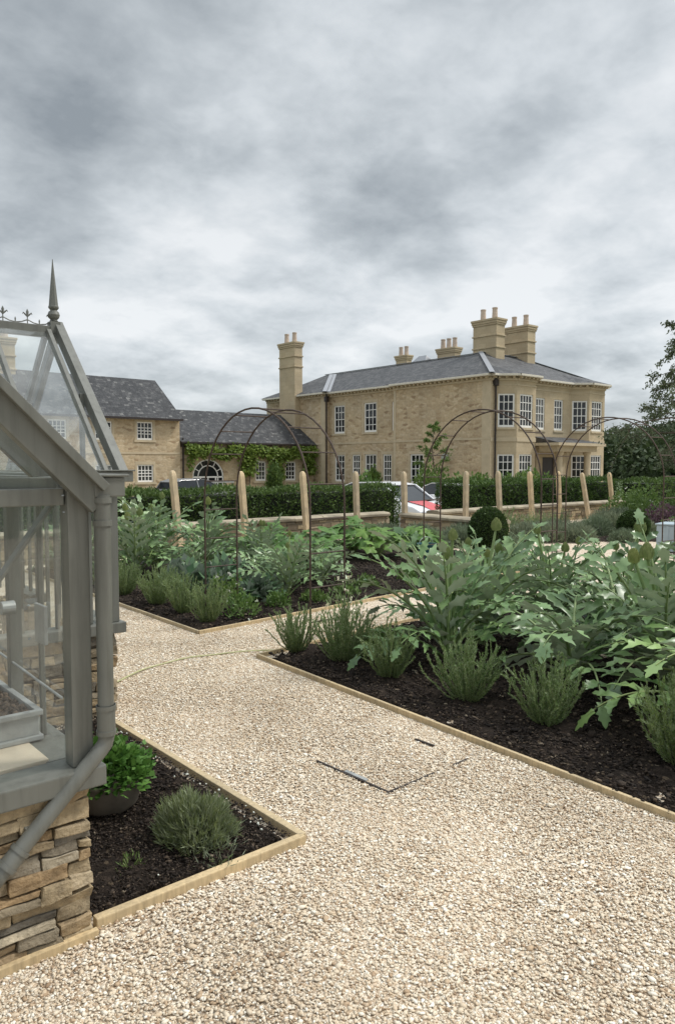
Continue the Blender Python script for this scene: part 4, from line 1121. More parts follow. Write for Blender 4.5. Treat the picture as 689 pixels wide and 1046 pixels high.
make_arch((7.70, 5.27, 0), 1.90, 2.31, .34, 'middle rusted steel arch in front of the manor corner')
make_arch((10.7, 5.25, 0), 1.85, 2.33, .38, 'farthest rusted steel arch at the right against the woods')

# ------------------------------------------------------------------ low stone walls
def low_wall(label, p0, p1, zt, nside, seed, thick=.34):
    p0 = Vector((*p0, 0)); p1 = Vector((*p1, 0)); L = (p1 - p0).length; u = (p1 - p0) / L; n_ = Vector((*nside, 0))
    root = empty('stone_wall', (p0.x, p0.y, 0), 0, label, 'wall')
    rn = random.Random(seed); mb = MB()
    for q in ((0, n_), (1, -n_)):
        stone_face(mb, n_ * (0 if q[0] == 0 else -thick) + Vector((0, 0, -.55)), u, q[1], L, zt - .09 + .55, .07, .17, .16, .42, .10, .022, rn, .014)
    build('stonework', mb, MT['wstone'], root, bevel=.012)
    mb = MB(); a = -n_ * .02 + u * .01; b_ = -n_ * (thick - .02) + u * .01
    vs = []
    for z in (-.56, zt - .092):
        vs += [a + Vector((0, 0, z)), a + u * (L - .02) + Vector((0, 0, z)), b_ + u * (L - .02) + Vector((0, 0, z)), b_ + Vector((0, 0, z))]
    mb.add(vs, [(0, 3, 2, 1), (4, 5, 6, 7), (0, 1, 5, 4), (1, 2, 6, 5), (2, 3, 7, 6), (3, 0, 4, 7)])
    build('mortar_core', mb, MT['mortar'], root)
    mb = MB(); s_ = 0
    while s_ < L:
        l = min(rn.uniform(.7, 1.1), L - s_); 
        if L - s_ - l < .2: l = L - s_
        c0 = u * (s_ + .004); c1 = u * (s_ + l - .004); dz = rn.uniform(-.004, .004)
        prof = [(.05, -.085), (.055, -.03), (.0, 0), (-thick * .5, .012), (-thick, 0), (-thick - .055, -.03), (-thick - .05, -.085)]
        vs = [c + n_ * a_ + Vector((0, 0, zt + z_ + dz)) for c in (c0, c1) for a_, z_ in prof]; k = len(prof)
        mb.add(vs, [tuple(range(k)), tuple(range(2 * k - 1, k - 1, -1))] + [(i, k + i, k + (i + 1) % k, (i + 1) % k) for i in range(k)])
        s_ += l
    build('coping', mb, MT['coping'], root, bevel=.01)
    return root
low_wall('long low stone wall with rounded coping below the left hedge', (-6.0, 12.6), (12.35, 12.6), .50, (0, -1), 4)
low_wall('short low stone wall running forward from the wall corner', (12.3, 12.55 - .35), (12.1, 9.25), .50, (-1, 0), 8)
low_wall('low stone wall behind the lavender below the right hedge', (13.6, 12.2), (22.3, 12.2), .50, (0, -1), 12)

# ---- oak stakes
def px_to(px, Y):  # world x where a view ray of the plan meets the wall line
    k = (px - 344.5) / 770.0
    return Y * (k * FW[1] - RT[1]) / (RT[0] - k * FW[0])
stk = [(183, 12.3, 5, 1.50, 'leftmost oak stake, beyond the left leg of the first arch'), (251, 12.3, 4, 1.48, 'oak stake seen inside the first arch, left of the arch window'),
       (313.5, 12.3, 4, 1.47, 'oak stake close to the right leg of the first arch'), (365, 12.3, 2, 1.46, 'oak stake midway between the first arch and the parked car'),
       (414, 12.1, 2, 1.45, 'oak stake at the wall corner by the parked car'), (475.5, 11.7, 0, 1.45, 'upright oak stake behind the tall clipped yew'),
       (511, 11.7, 3, 1.45, 'oak stake just right of the tall clipped yew'), (544, 11.7, 4, 1.43, 'oak stake below the manor portico door'),
       (572, 11.7, 3, 1.43, 'oak stake between the two right hand arches'), (602, 11.7, 10, 1.38, 'most leaning oak stake below the right bay'),
       (627, 11.7, 7, 1.38, 'rightmost oak stake at the end of the wall')]
stake0 = None
for px, Y, lean, top, lab in stk:
    x = px_to(px, Y)
    if stake0 is None:
        mb = MB(); w = .052
        mb.box(-w, -w, -1.75, w, w, -.10); 
        prof = [(w, -.10), (w * .86, -.05), (w * .62, -.015), (w * .3, 0)]
        vs = []
        for (q, z) in prof: vs += [(-q, -q, z), (q, -q, z), (q, q, z), (-q, q, z)]
        fs = [(12, 13, 14, 15)]
        for i in range(3):
            for k in range(4): fs.append((i * 4 + k, i * 4 + (k + 1) % 4, i * 4 + 4 + (k + 1) % 4, i * 4 + 4 + k))
        mb.add(vs, fs)
        o = build('oak_stake', mb, MT['oak'], bevel=.006); stake0 = o
    else:
        o = stake0.copy(); COL.objects.link(o)
    tag(o, lab, 'stake', 'oak stakes along the wall')
    t = R(lean); # lean in the plane facing the camera: top towards image left
    h_ = 1.4
    o.location = (x - math.sin(t) * h_ * RT[0], Y - math.sin(t) * h_ * RT[1], top)
    axis = Vector((FW[0], FW[1], 0))
    o.rotation_mode = 'QUATERNION'
    from mathutils import Quaternion
    o.rotation_quaternion = Quaternion(axis, -t) @ Quaternion((0, 0, 1), random.uniform(-.15, .15))

# ------------------------------------------------------------------ hedges and clipped shrubs
def hedge(label, x0, x1, y0, y1, z0, z1, n, name='clipped_hedge', mat='hedge', ls=.075, bulge=.09, cat='hedge'):
    cx, cy = (x0 + x1) / 2, (y0 + y1) / 2
    root = empty(name, (cx, cy, z0), 0, label, cat)
    lx, ly, lz = (x1 - x0) / 2, (y1 - y0) / 2, z1 - z0
    areas = np.array([2 * lx * lz, 2 * lx * lz, 2 * ly * lz, 2 * ly * lz, 4 * lx * ly]); side = rng.choice(5, n, p=areas / areas.sum())
    a = rng.uniform(-1, 1, n); c = rng.uniform(0, 1, n); b2 = rng.uniform(-1, 1, n)
    X = np.select([side < 2, side == 2, side == 3], [a * lx, -lx, lx], a * lx); Yv = np.select([side == 0, side == 1, side < 4], [-ly, ly, a * ly], b2 * ly)
    Z = np.where(side == 4, lz, c * lz); Nv = np.array([[0, -1, 0], [0, 1, 0], [-1, 0, 0], [1, 0, 0], [0, 0, 1.]])[side]
    P = np.stack([X, Yv, Z], 1); d = bulge * vnoise(P[:, 0] * 3.3 + P[:, 2] * 2, P[:, 1] * 3 + P[:, 2] * 4.1, 4) + rng.normal(0, .03, n)
    P += Nv * d[:, None]
    D = Nv * .7 + rng.normal(0, .6, (n, 3)) + np.array([0, 0, .45])
    V, F = leaves(P - unit(D) * ls * .4, D, ls * rng.uniform(.6, 1.3, n), ls * .42)
    np_build('foliage', V, F, MT[mat], root)
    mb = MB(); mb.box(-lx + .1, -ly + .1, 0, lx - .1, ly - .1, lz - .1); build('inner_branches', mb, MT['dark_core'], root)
    return root
hedge('long clipped yew hedge behind the left wall, left of the car', -8.0, 13.6, 13.5, 14.6, GZ, 1.05, 90000)
hedge('clipped yew hedge behind the right wall below the manor', 15.75, 23.6, 13.1, 14.2, GZ, 1.12, 36000)
hedge('farther flat topped hedge at the right below the woods', 24.8, 38, 12.6, 13.8, GZ, 1.05, 16000, ls=.12)

def ball(label, loc, r, sq, n=9000):
    root = empty('clipped_yew', loc, 0, label, 'topiary')
    p = sphere_pts(n); k = p[:, 2] > -.92; p = p[k]; n = len(p)
    q = p * np.array([r, r, r * sq]) * (1 + .035 * vnoise(p[:, :1] * 4, p[:, 1:2] * 4 + p[:, 2:] * 3, 2)) * rng.uniform(.93, 1.02, (n, 1)) + np.array([0, 0, r * sq * .93])
    V, F = leaves(q, p * .7 + rng.normal(0, .6, (n, 3)) + np.array([0, 0, .3]), .045 * rng.uniform(.6, 1.2, n), .02)
    np_build('foliage', V, F, MT['ball'], root)
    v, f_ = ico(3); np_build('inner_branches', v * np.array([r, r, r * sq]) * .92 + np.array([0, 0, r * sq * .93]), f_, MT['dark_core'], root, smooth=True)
    return root
ball('egg shaped clipped yew standing before the low wall', (10.75, 8.45, .0), .335, 1.3)
ball('round clipped yew ball at the far right of the path', (15.3, 8.15, 0), .32, 1.0)

# lavender and low grey plants near the far walls
lav0 = None
labs = ['first grey lavender mound from the left beside the far path', 'second grey lavender mound along the far path', 'third grey lavender mound along the far path', 'fourth grey lavender mound along the far path',
        'fifth grey lavender mound along the far path', 'sixth grey lavender mound, nearest the round yew ball', 'grey santolina at the wall foot left of the tall yew', 'grey santolina under the wall corner stake',
        'grey santolina below the short wall', 'grey santolina close in front of the tall clipped yew', 'grey mound in front of the second arch', 'grey mound just right of the tall clipped yew']
for i, (x, y, r_, lab) in enumerate(zip([12.2, 12.65, 13.1, 13.5, 13.95, 12.9, 11.35, 11.0, 11.4, 10.4, 9.8, 11.6], [10.15, 9.8, 9.45, 9.1, 8.75, 10.3, 10.6, 11.3, 9.7, 9.6, 7.4, 8.9], [.38, .40, .42, .40, .42, .38, .42, .40, .42, .42, .34, .36], labs)):
    if lav0 is None: lav0 = mound('lavender_mound', lab, 'lavender', .42, .34, 2600, .11, .014, 'greyleaf', 'grey mounds by the far path', (x, y, 0))
    else: copy_tree(lav0, (x, y, 0), i * .9, r_ / .42, lab)
for i, (x, y, sc, lab) in enumerate([(14.4, 9.4, 1.0, 'grey mound between the lavender row and the right wall'), (15.5, 9.2, 1.1, 'grey mound behind the round yew ball'), (16.3, 9.3, 1.2, 'grey mound right of the round yew ball'), (16.2, 8.3, .9, 'grey mound close beside the round yew ball at the photo edge'),
                                     (17.6, 9.9, 1.3, 'grey mound at the foot of the rose bushes'), (14.6, 8.0, .7, 'small grey mound left of the round yew ball'), (13.9, 9.6, .9, 'grey mound second row behind the far path lavender')]):
    copy_tree(lav0, (x, y, 0), i * 1.7, sc, lab)
g0 = None
for i, (x, y, lab) in enumerate([(13.7, 10.3, 'leftmost feathery green clump at the foot of the right wall'), (14.6, 10.0, 'second feathery green clump at the foot of the right wall'), (15.0, 10.3, 'third feathery green clump at the foot of the right wall'),
                                 (16.3, 10.6, 'fourth feathery green clump at the foot of the right wall'), (14.9, 11.2, 'rightmost feathery green clump at the foot of the right wall')]):
    if g0 is None: g0 = make_bush('feathery_clump', lab, 'perennial', 'feathery clumps at the right wall', 'ros', (60, .55, .42, 60, .05, .008)); g0.location = (x, y, 0)
    else: copy_tree(g0, (x, y, 0), i, random.uniform(.9, 1.1), lab)
leafy('flowering_plant', 'dark purple leaved shrub at the right edge behind the blue tank', 'shrub', (18.6, 8.9, 0), .9, .62, 1500, .09, .06, 'purple')
leafy('flowering_plant', 'second purple leaved shrub farther along the right edge', 'shrub', (19.6, 8.1, 0), .9, .7, 1500, .09, .06, 'purple')
leafy('flowering_plant', 'white flowered shrub between purple leaves and the blue tank', 'shrub', (17.2, 7.6, 0), .8, .45, 1200, .08, .05, 'herb', None, 260)
for i, (x, y, lab) in enumerate([(20.4, 10.9, 'loose rose bush with a few white blooms right of the wall end'), (21.6, 10.0, 'loose green rose bush second from the wall end'), (22.7, 9.2, 'loose green rose bush third from the wall end'), (23.0, 12.0, 'leafy rose bush close to the right hedge')]):
    leafy('rose_bush', lab, 'rose', (x, y, -.1), .85, 1.05, 1700, .09, .06, 'herb', 'rose bushes beyond the wall', 7)
# pale blue tank and teal bucket, little blue crate
bt = empty('water_tank', (13.75, 6.35, 0), R(10), 'pale blue grey metal tank at the right edge', 'tank')
mb = MB(); mb.box(-.28, -.4, .02, .28, .4, .50); build('body', mb, MT['bluebox'], bt, bevel=.02)
mb = MB(); mb.box(-.30, -.42, .502, .30, .42, .53); build('rim', mb, MT['bluebox'], bt, bevel=.008)
mb = MB()
for y in (-.2, .0, .2): mb.box(-.292, y - .02, .04, -.281, y + .02, .49)
build('rib', mb, MT['bluebox'], bt)
bk = empty('plant_bucket', (9.02, 8.33, .03), 0, 'dark teal bucket under squash leaves near the wall', 'bucket')
mb = MB(); mb.lathe([(.11, 0), (.15, .27), (.165, .275), (.165, .30), (.15, .30), (.145, .26), (.05, .25)], (0, 0, 0), 20); build('pail', mb, MT['teal'], bk, smooth=False)
mb = MB(); mb.tube([(.158 * math.cos(t), .02, .285 + .12 * math.sin(t)) for t in [math.pi * i / 12 for i in range(13)]], .005, 6); build('handle', mb, MT['metal_pale'], bk)

# ------------------------------------------------------------------ buildings
class Wall:
    """vertical wall panel from p0 to p1 (plan), with rectangular openings; local u along the wall, outward normal n"""
    def __init__(s, p0, p1, z0, z1, holes=(), reveal=.14):
        s.p0 = Vector((*p0, 0)); d = Vector((*p1, 0)) - s.p0; s.L = d.length; s.u = d / s.L; s.n = Vector((s.u.y, -s.u.x, 0)); s.z0 = z0; s.z1 = z1; s.h = holes; s.r = reveal
    def pt(s, u, z, out=0.0): return s.p0 + s.u * u + s.n * out + Vector((0, 0, z))
    def emit(s, mb):
        us = sorted({0, s.L, *[h[0] for h in s.h], *[h[1] for h in s.h]}); zs = sorted({s.z0, s.z1, *[h[2] for h in s.h], *[h[3] for h in s.h]})
        for a, b_ in zip(us[:-1], us[1:]):
            for c, d in zip(zs[:-1], zs[1:]):
                m_ = ((a + b_) / 2, (c + d) / 2)
                if any(h[0] < m_[0] < h[1] and h[2] < m_[1] < h[3] for h in s.h): continue
                mb.add([s.pt(a, c), s.pt(b_, c), s.pt(b_, d), s.pt(a, d)], [(0, 1, 2, 3)])
        for h in s.h:
            a, b_, c, d = h[:4]; r_ = -s.r
            mb.add([s.pt(a, c), s.pt(b_, c), s.pt(b_, d), s.pt(a, d), s.pt(a, c, r_), s.pt(b_, c, r_), s.pt(b_, d, r_), s.pt(a, d, r_)], [(0, 4, 5, 1), (1, 5, 6, 2), (2, 6, 7, 3), (3, 7, 4, 0)])
    def ubox(s, mb, u0, u1, z0, z1, o0, o1):
        vs = [s.pt(u, z, o) for z in (z0, z1) for (u, o) in ((u0, o0), (u1, o0), (u1, o1), (u0, o1))]
        mb.add(vs, [(0, 3, 2, 1), (4, 5, 6, 7), (0, 1, 5, 4), (1, 2, 6, 5), (2, 3, 7, 6), (3, 0, 4, 7)])

def rel(mb, root):
    l = root.location; mb.v = [(v[0] - l.x, v[1] - l.y, v[2] - l.z) for v in mb.v]; return mb
def window(root, w, h, cols, rows, name='window', surround=True, bar=.042, fr=.095, sill=True, trans=None):
    a, b_, c, d = h[:4]; mb = MB(); o0, o1 = -.11, -.045
    w.ubox(mb, a + .003, a + fr, c + .003, d - .003, o0, o1); w.ubox(mb, b_ - fr, b_ - .003, c + .003, d - .003, o0, o1)
    w.ubox(mb, a + fr, b_ - fr, c + .003, c + fr * 1.4, o0, o1); w.ubox(mb, a + fr, b_ - fr, d - fr, d - .003, o0, o1)
    if rows > 1: zm = c + (d - c) * .5; w.ubox(mb, a + fr, b_ - fr, zm - .025, zm + .025, o0, o1 + .006)
    for i in range(1, cols):
        u = a + fr + (b_ - a - 2 * fr) * i / cols; w.ubox(mb, u - bar / 2, u + bar / 2, c + fr * 1.4, d - fr, o0 + .01, o1 - .012)
    for j in range(1, rows):
        if rows % 2 == 0 and j == rows // 2: continue
        z = c + (d - c) * j / rows; w.ubox(mb, a + fr, b_ - fr, z - bar / 2, z + bar / 2, o0 + .01, o1 - .014)
    win = build(name, rel(mb, root), MT['white'], root, uv=False)
    mb = MB(); mb.add([w.pt(a + .01, c + .01, -.095), w.pt(b_ - .01, c + .01, -.095), w.pt(b_ - .01, d - .01, -.095), w.pt(a + .01, d - .01, -.095)], [(0, 1, 2, 3)])
    build('pane', rel(mb, root), MT['pane'], win, uv=False, recalc=False)
    if surround:
        mb = MB(); q = .15
        w.ubox(mb, a - q, a - .002, c - .0, d + .0, -.05, .018); w.ubox(mb, b_ + .002, b_ + q, c, d, -.05, .018)
        w.ubox(mb, a - q, b_ + q, d + .003, d + .2, -.05, .02)
        w.ubox(mb, a - q - .05, b_ + q + .05, c - .14, c - .003, -.05, .06)
        build('surround', rel(mb, root), MT['dressed'], win, uv=False)
    return win

H0 = GZ
# ---------- manor house
mh = empty('manor_house', (36.12, 28.33, H0), 0, 'large two storey sandstone manor with slate hipped roof and tall chimneys', 'house')
EX, EY = 36.12, 28.33
ZT = 6.86
# main block west facade (normal -x): run from north(far) to corner
def westwall(x, y0, y1, holes, z1=ZT): return Wall((x, y1), (x, y0), H0, z1, holes)
hu = lambda yy, y1: y1 - yy
Y1 = 36.46
W1 = westwall(EX, EY, Y1, [(hu(34.90, Y1), hu(33.70, Y1), .38, 2.32)])
xw = 36.52
holes2 = []
for (ya, yb, z0, z1) in ((43.15, 41.95, 3.92, 5.98), (39.84, 38.56, 3.92, 6.0), (37.0, 36.55 - .55, 3.95, 5.9), (43.05, 41.95, .38, 2.35), (41.1, 40.25, .38, 2.35), (39.75, 38.55, -.45, 2.36), (37.9, 37.05, .38, 2.34)):
    holes2.append((hu(ya, 43.7), hu(yb, 43.7), z0, z1))
holes2 = [h for h in holes2 if h[1] < 43.7 - Y1 + .001]
holes2.append((hu(37.02, 43.7), hu(36.52, 43.7), 3.95, 5.9)); holes2.append((hu(36.85, 43.7), hu(36.52, 43.7), .38, 2.34))
W2 = westwall(xw, Y1, 43.7, holes2)
W3 = westwall(EX, 43.7, 51.2, [])
mbr = MB()
for w_ in (W1, W2, W3): w_.emit(mbr)
for (a, b_) in (((EX, Y1), (xw, Y1)), ((xw, 43.7), (EX, 43.7)), ((EX + 12, 51.2), (EX, 51.2))):
    Wall((b_[0], b_[1]), (a[0], a[1]), H0, ZT).emit(mbr)
build('rubble_wall', rel(mbr, mh), MT['rubble'], mh, recalc=False)
# south facade (ashlar), canted bays
BAYW = .98
segs = [((EX, EY), (36.55, EY)), ((36.55, EY), (37.45, EY - .9)), ((37.45, EY - .9), (39.35, EY - .9)), ((39.35, EY - .9), (40.25, EY)), ((40.25, EY), (44.45, EY)),
        ((44.45, EY), (45.35, EY - .9)), ((45.35, EY - .9), (47.25, EY - .9)), ((47.25, EY - .9), (48.15, EY)), ((48.15, EY), (48.6, EY))]
ZU0, ZU1, ZL0, ZL1 = 3.85, 5.85, .35, 2.25
hs = {1: [(.16, 1.14, ZU0, ZU1), (.16, 1.14, ZL0, ZL1)], 2: [(.3, 1.6, ZU0, ZU1), (.3, 1.6, ZL0, ZL1)], 3: [(.16, 1.14, ZU0, ZU1), (.16, 1.14, ZL0, ZL1)],
      4: [(.38, 1.38, ZU0, ZU1), (2.42, 3.42, ZU0, ZU1), (1.2, 2.6, -.4, 2.1)], 5: [(.16, 1.14, ZU0, ZU1), (.16, 1.14, ZL0, ZL1)], 6: [(.3, 1.6, ZU0, ZU1), (.3, 1.6, ZL0, ZL1)], 7: []}
mba = MB(); SW = []
for i, (a, b_) in enumerate(segs):
    w_ = Wall(a, b_, H0, ZT, hs.get(i, [])); w_.emit(mba); SW.append(w_)
Wall((48.6, EY), (48.6, Y1), H0, ZT).emit(mba); Wall((48.6, Y1), (xw + 8, Y1), H0, ZT).emit(mba); Wall((xw + 8, Y1), (xw + 8, 51.2), H0, ZT).emit(mba)
build('ashlar_wall', rel(mba, mh), MT['ashlar'], mh, recalc=False)
for i, w_ in enumerate(SW):
    for h in hs.get(i, []):
        if i == 4 and h[2] < 0: continue
        cols = 4 if i in (2, 6) else 3
        window(mh, w_, h, cols, 4, 'sash_window', surround=False)
for h in W1.h: window(mh, W1, h, 3, 4, 'sash_window')
for h in W2.h:
    if h[2] < 0: window(mh, W2, h, 3, 4, 'french_door', bar=.045, fr=.09)
    else: window(mh, W2, h, 3 if h[1] - h[0] > .6 else 2, 4, 'sash_window', surround=h[1] - h[0] > .6)
# front door
mb = MB(); SW[4].ubox(mb, 1.21, 2.59, -.39, 2.09, -.13, -.10); build('front_door', rel(mb, mh), MT['iron'], mh)
# dressed bands, quoins, sills
mb = MB()
for w_ in (W1, W2, W3): w_.ubox(mb, .002, w_.L - .002, 3.12, 3.25, -.04, .03); w_.ubox(mb, .002, w_.L - .002, H0, .0 - .25, -.04, .05)
for i, w_ in enumerate(SW):
    w_.ubox(mb, .002, w_.L - .002, 3.00, 3.24, -.03, .04); w_.ubox(mb, .002, w_.L - .002, H0, -.2, -.03, .05)
    w_.ubox(mb, .002, w_.L - .002, 6.32, 6.40, -.03, .03)
    for h in hs.get(i, []):
        if h[2] > 0: w_.ubox(mb, h[0] - .06, h[1] + .06, h[2] - .13, h[2] - .003, -.03, .06)
W1.ubox(mb, W1.L - .62, W1.L + .012, H0 + .4, ZT, -.03, .022); W1.ubox(mb, -.01, .22, H0 + .4, ZT, -.03, .022)
W3.ubox(mb, W3.L - .5, W3.L + .01, H0 + .4, ZT, -.03, .022); W3.ubox(mb, 0, .5, H0 + .4, ZT, -.03, .022)
SW[8].ubox(mb, .0, SW[8].L + .02, H0 + .4, 6.3, -.03, .02)
build('dressed_stone', rel(mb, mh), MT['dressed'], mh, uv=False)
# cornice: stone band + dentils + gutter
mb = MB(); mg = MB()
allw = [W1, W2, W3] + SW
for w_ in allw:
    w_.ubox(mb, -.0, w_.L, 6.62, 6.74, -.05, .08)
    k = int(w_.L / .36)
    for j in range(k):
        u = (j + .5) * w_.L / k; w_.ubox(mb, u - .07, u + .07, 6.745, 6.86, -.05, .24)
    w_.ubox(mg, -.12, w_.L + .12, 6.865, 6.99, -.1, .42)
build('cornice', rel(mb, mh), MT['dressed'], mh, uv=False); build('gutter', rel(mg, mh), MT['gutter'], mh, uv=False, bevel=.02)
# roof
ov = .38; ze = 6.995; zr = 9.08
mb = MB()
x0, x1, y0, y1 = EX - ov, 48.6 + ov, EY - ov, Y1 + ov; yc = (y0 + y1) / 2; hw = (y1 - y0) / 2
mb.add([(x0, y0, ze), (x1, y0, ze), (x1, y1, ze), (x0, y1, ze), (x0 + hw, yc, zr), (x1 - hw, yc, zr)], [(0, 1, 5, 4), (1, 2, 5), (2, 3, 4, 5), (3, 0, 4)])
wx0, wx1, wy0, wy1 = xw - ov, xw + 8 + ov, yc, 51.2 + ov; xc = (wx0 + wx1) / 2; hx = (wx1 - wx0) / 2
mb.add([(wx0, wy0, ze + .003), (wx1, wy0, ze + .003), (wx1, wy1, ze + .003), (wx0, wy1, ze + .003), (xc, wy0, zr - .005), (xc, wy1 - hx * .6, zr - .005)], [(0, 4, 5, 3), (1, 2, 5, 4), (2, 3, 5)])
# shallow projecting end of the wing
px0 = EX - ov; pyc = 47.45; hp = (51.2 + ov - (43.7 - ov)) / 2
mb.add([(px0, 43.7 - ov, ze + .006), (px0, 51.2 + ov, ze + .006), (px0 + hp, pyc, ze + (zr - ze) * hp / hx * .98), (px0 + hp * 1.2, pyc, ze + (zr - ze) * hp / hx * .98), (px0 + hp * .9, 43.7 - ov, ze + .006), (px0 + hp * .9, 51.2 + ov, ze + .006)], [(0, 2, 1), (0, 4, 3, 2), (1, 2, 3, 5)])
# bay roofs
for bx in (36.55, 44.45):
    mb.add([(bx - .25, EY - .3, ze + .004), (bx + .78, EY - 1.3, ze + .004), (bx + 2.92, EY - 1.3, ze + .004), (bx + 3.95, EY - .3, ze + .004), (bx + 2.9, EY + 1.1, ze + .72), (bx + .8, EY + 1.1, ze + .72)], [(0, 1, 5), (1, 2, 4, 5), (2, 3, 4)])
# soffit
mb.add([(x0, y0, ze - .006), (x1, y0, ze - .006), (x1, y1, ze - .006), (x0, y1, ze - .006)], [(0, 3, 2, 1)])
rf = build('roof', rel(mb, mh), MT['slate'], mh, recalc=False)
mb = MB()
def lead(p, q, w=.3): mb.beam(Vector(p) + Vector((0, 0, .04)), Vector(q) + Vector((0, 0, .04)), w, .03)
lead((x0, y0, ze), (x0 + hw, yc, zr)); lead((x1, y0, ze), (x1 - hw, yc, zr)); lead((x0 + hw, yc, zr), (x1 - hw, yc, zr), .22); lead((xc, yc, zr), (xc, wy1 - hx * .6, zr), .22)
lead((px0, 43.7 - ov, ze), (px0 + hp, pyc, ze + (zr - ze) * hp / hx * .98)); lead((wx0, 43.7 - ov, ze), (wx0 + hp, pyc, ze + (zr - ze) * hp / hx), .25)
build('roof_lead', rel(mb, mh), MT['lead'], rf, uv=False).parent = rf
# chimneys
def chimney(root, x0, x1, y0, y1, z0, z1, pots, axis='y', name='chimney'):
    mb = MB(); mb.box(x0, y0, z0, x1, y1, z1 - .42)
    for (za, zb, e) in ((z1 - .42, z1 - .30, .05), (z1 - .30, z1 - .14, .09), (z1 - .14, z1, .13), (z1 - 1.15, z1 - 1.05, .06), (z1 - 1.95, z1 - 1.85, .06)):
        if za > z0: mb.box(x0 - e, y0 - e, za + .001, x1 + e, y1 + e, zb)
    ch = build(name, rel(mb, root), MT['ashlar'], root, bevel=.02)
    for i in range(pots):
        t = (i + .5) / pots if pots > 1 else .5
        px_, py_ = ((x0 + x1) / 2, y0 + (y1 - y0) * t) if axis == 'y' else (x0 + (x1 - x0) * t, (y0 + y1) / 2)
        mb = MB(); mb.lathe([(.20, 0), (.19, .1), (.165, .65), (.185, .68), (.185, .76), (.13, .76), (.12, .6)], (px_, py_, z1), 14)
        build('chimney_pot', rel(mb, root), MT['clay'], ch, smooth=False, uv=False)
    return ch
for cxa, zt_ in ((40.6, 11.3), (44.05, 11.25)):
    ch = chimney(mh, cxa, cxa + .9, 31.45, 33.4, 7.8, zt_, 2)
    mb = MB()
    for k in range(4): mb.box(cxa - .03, 31.42 + k * .3, 8.0, cxa + .93, 31.42 + (k + 1) * .3 + .02, 8.62 + .15 * k)
    build('flashing', rel(mb, mh), MT['lead'], ch, uv=False)
chimney(mh, 45.0, 45.7, 38.8, 40.6, 7.0, 10.7, 3); chimney(mh, 46.7, 47.3, 45.6, 46.9, 7.0, 11.0, 2)
chimney(mh, 35.6, 36.35, 46.75, 48.75, H0, 11.1, 2)
mb = MB(); mb.add([(43.6, 40.6, 9.4), (45.2, 40.6, 9.4), (45.2, 42.6, 9.4), (43.6, 42.6, 9.4), (44.4, 41.2, 10.25), (44.4, 42.0, 10.25)], [(0, 1, 4), (1, 2, 5, 4), (2, 3, 5), (3, 0, 4, 5)]); mb.box(43.6, 40.6, 8.2, 45.2, 42.6, 9.398)
build('roof_lantern', rel(mb, mh), MT['lead'], mh, uv=False)
# downpipes
def dpipe(root, x, y, z0, z1, nx=-.08, ny=-.08):
    mb = MB(); mb.tube([(x + nx, y + ny, z0), (x + nx, y + ny, z1 - .5)], .055, 10); mb.box(x + nx - .14, y + ny - .12, z1 - .5, x + nx + .14, y + ny + .12, z1 - .12)
    mb.tube([(x + nx, y + ny, z1 - .12), (x + nx * .5, y + ny * .5, z1 + .1)], .05, 8)
    return build('downpipe', rel(mb, root), MT['iron'], root, uv=False)
dpipe(mh, EX + .32, EY, H0, 6.8, 0, -.12); dpipe(mh, EX, 43.55, H0, 6.8, -.0, 0)
# portico
mb = MB()
mb.box(39.75, EY - 2.2, 2.42, 44.2, EY - .92, 2.78); mb.box(40.4, EY - .915, 2.42, 44.2, EY - .02, 2.78)                      # entablature
for x in (40.55, 43.6): mb.lathe([(.26, H0), (.26, H0 + .12), (.20, H0 + .2), (.17, 2.2), (.22, 2.26), (.25, 2.34), (.25, 2.419)], (x, EY - 1.85, 0), 18)
for x in (40.75, 43.6): mb.box(x - .2, EY - .16, H0, x + .2, EY - .03, 2.41)
po = build('portico', rel(mb, mh), MT['dressed'], mh, uv=False)
mb = MB(); mb.box(39.3, EY - 2.6, 2.781, 44.6, EY - .92, 2.95); build('portico_cornice', rel(mb, mh), MT['dressed'], po, uv=False)
mb = MB(); mb.add([(39.3, EY - 2.6, 2.955), (44.6, EY - 2.6, 2.955), (44.2, EY - .05, 3.40), (40.3, EY - .05, 3.40)], [(0, 1, 2, 3)]); mb.poly([(39.3, EY - 2.6, 2.955), (40.3, EY - .05, 3.4), (40.3, EY - .05, 2.955)])
build('portico_roof', rel(mb, mh), MT['slate'], po, recalc=False)
# wall lamp on the west facade
mb = MB(); mb.lathe([(.05, -.25), (.2, -.2), (.24, 0), (.2, .2), (.05, .26)], (EX - .32, 31.6, 2.05), 12); mb.box(EX - .32, 31.58, 2.35, EX - .02, 31.62, 2.39)
tag(build('wall_lantern', mb, MT['zinc'], uv=False), 'round grey lantern on the manor side wall near the corner', 'lantern')

# ---------- link building
lk = empty('link_building', (30, 45, H0), 0, 'single storey stone range with slate roof and climbing vine', 'building')
LX0, LX1, LY = 24.62, 36.0, 45.0
WL = Wall((LX0, LY), (LX1, LY), H0, 3.12, [(1.0, 3.45, -.45, 2.0), (6.1, 7.0, .45, 1.85), (8.75, 9.7, .45, 1.85)])
mb = MB(); WL.emit(mb)
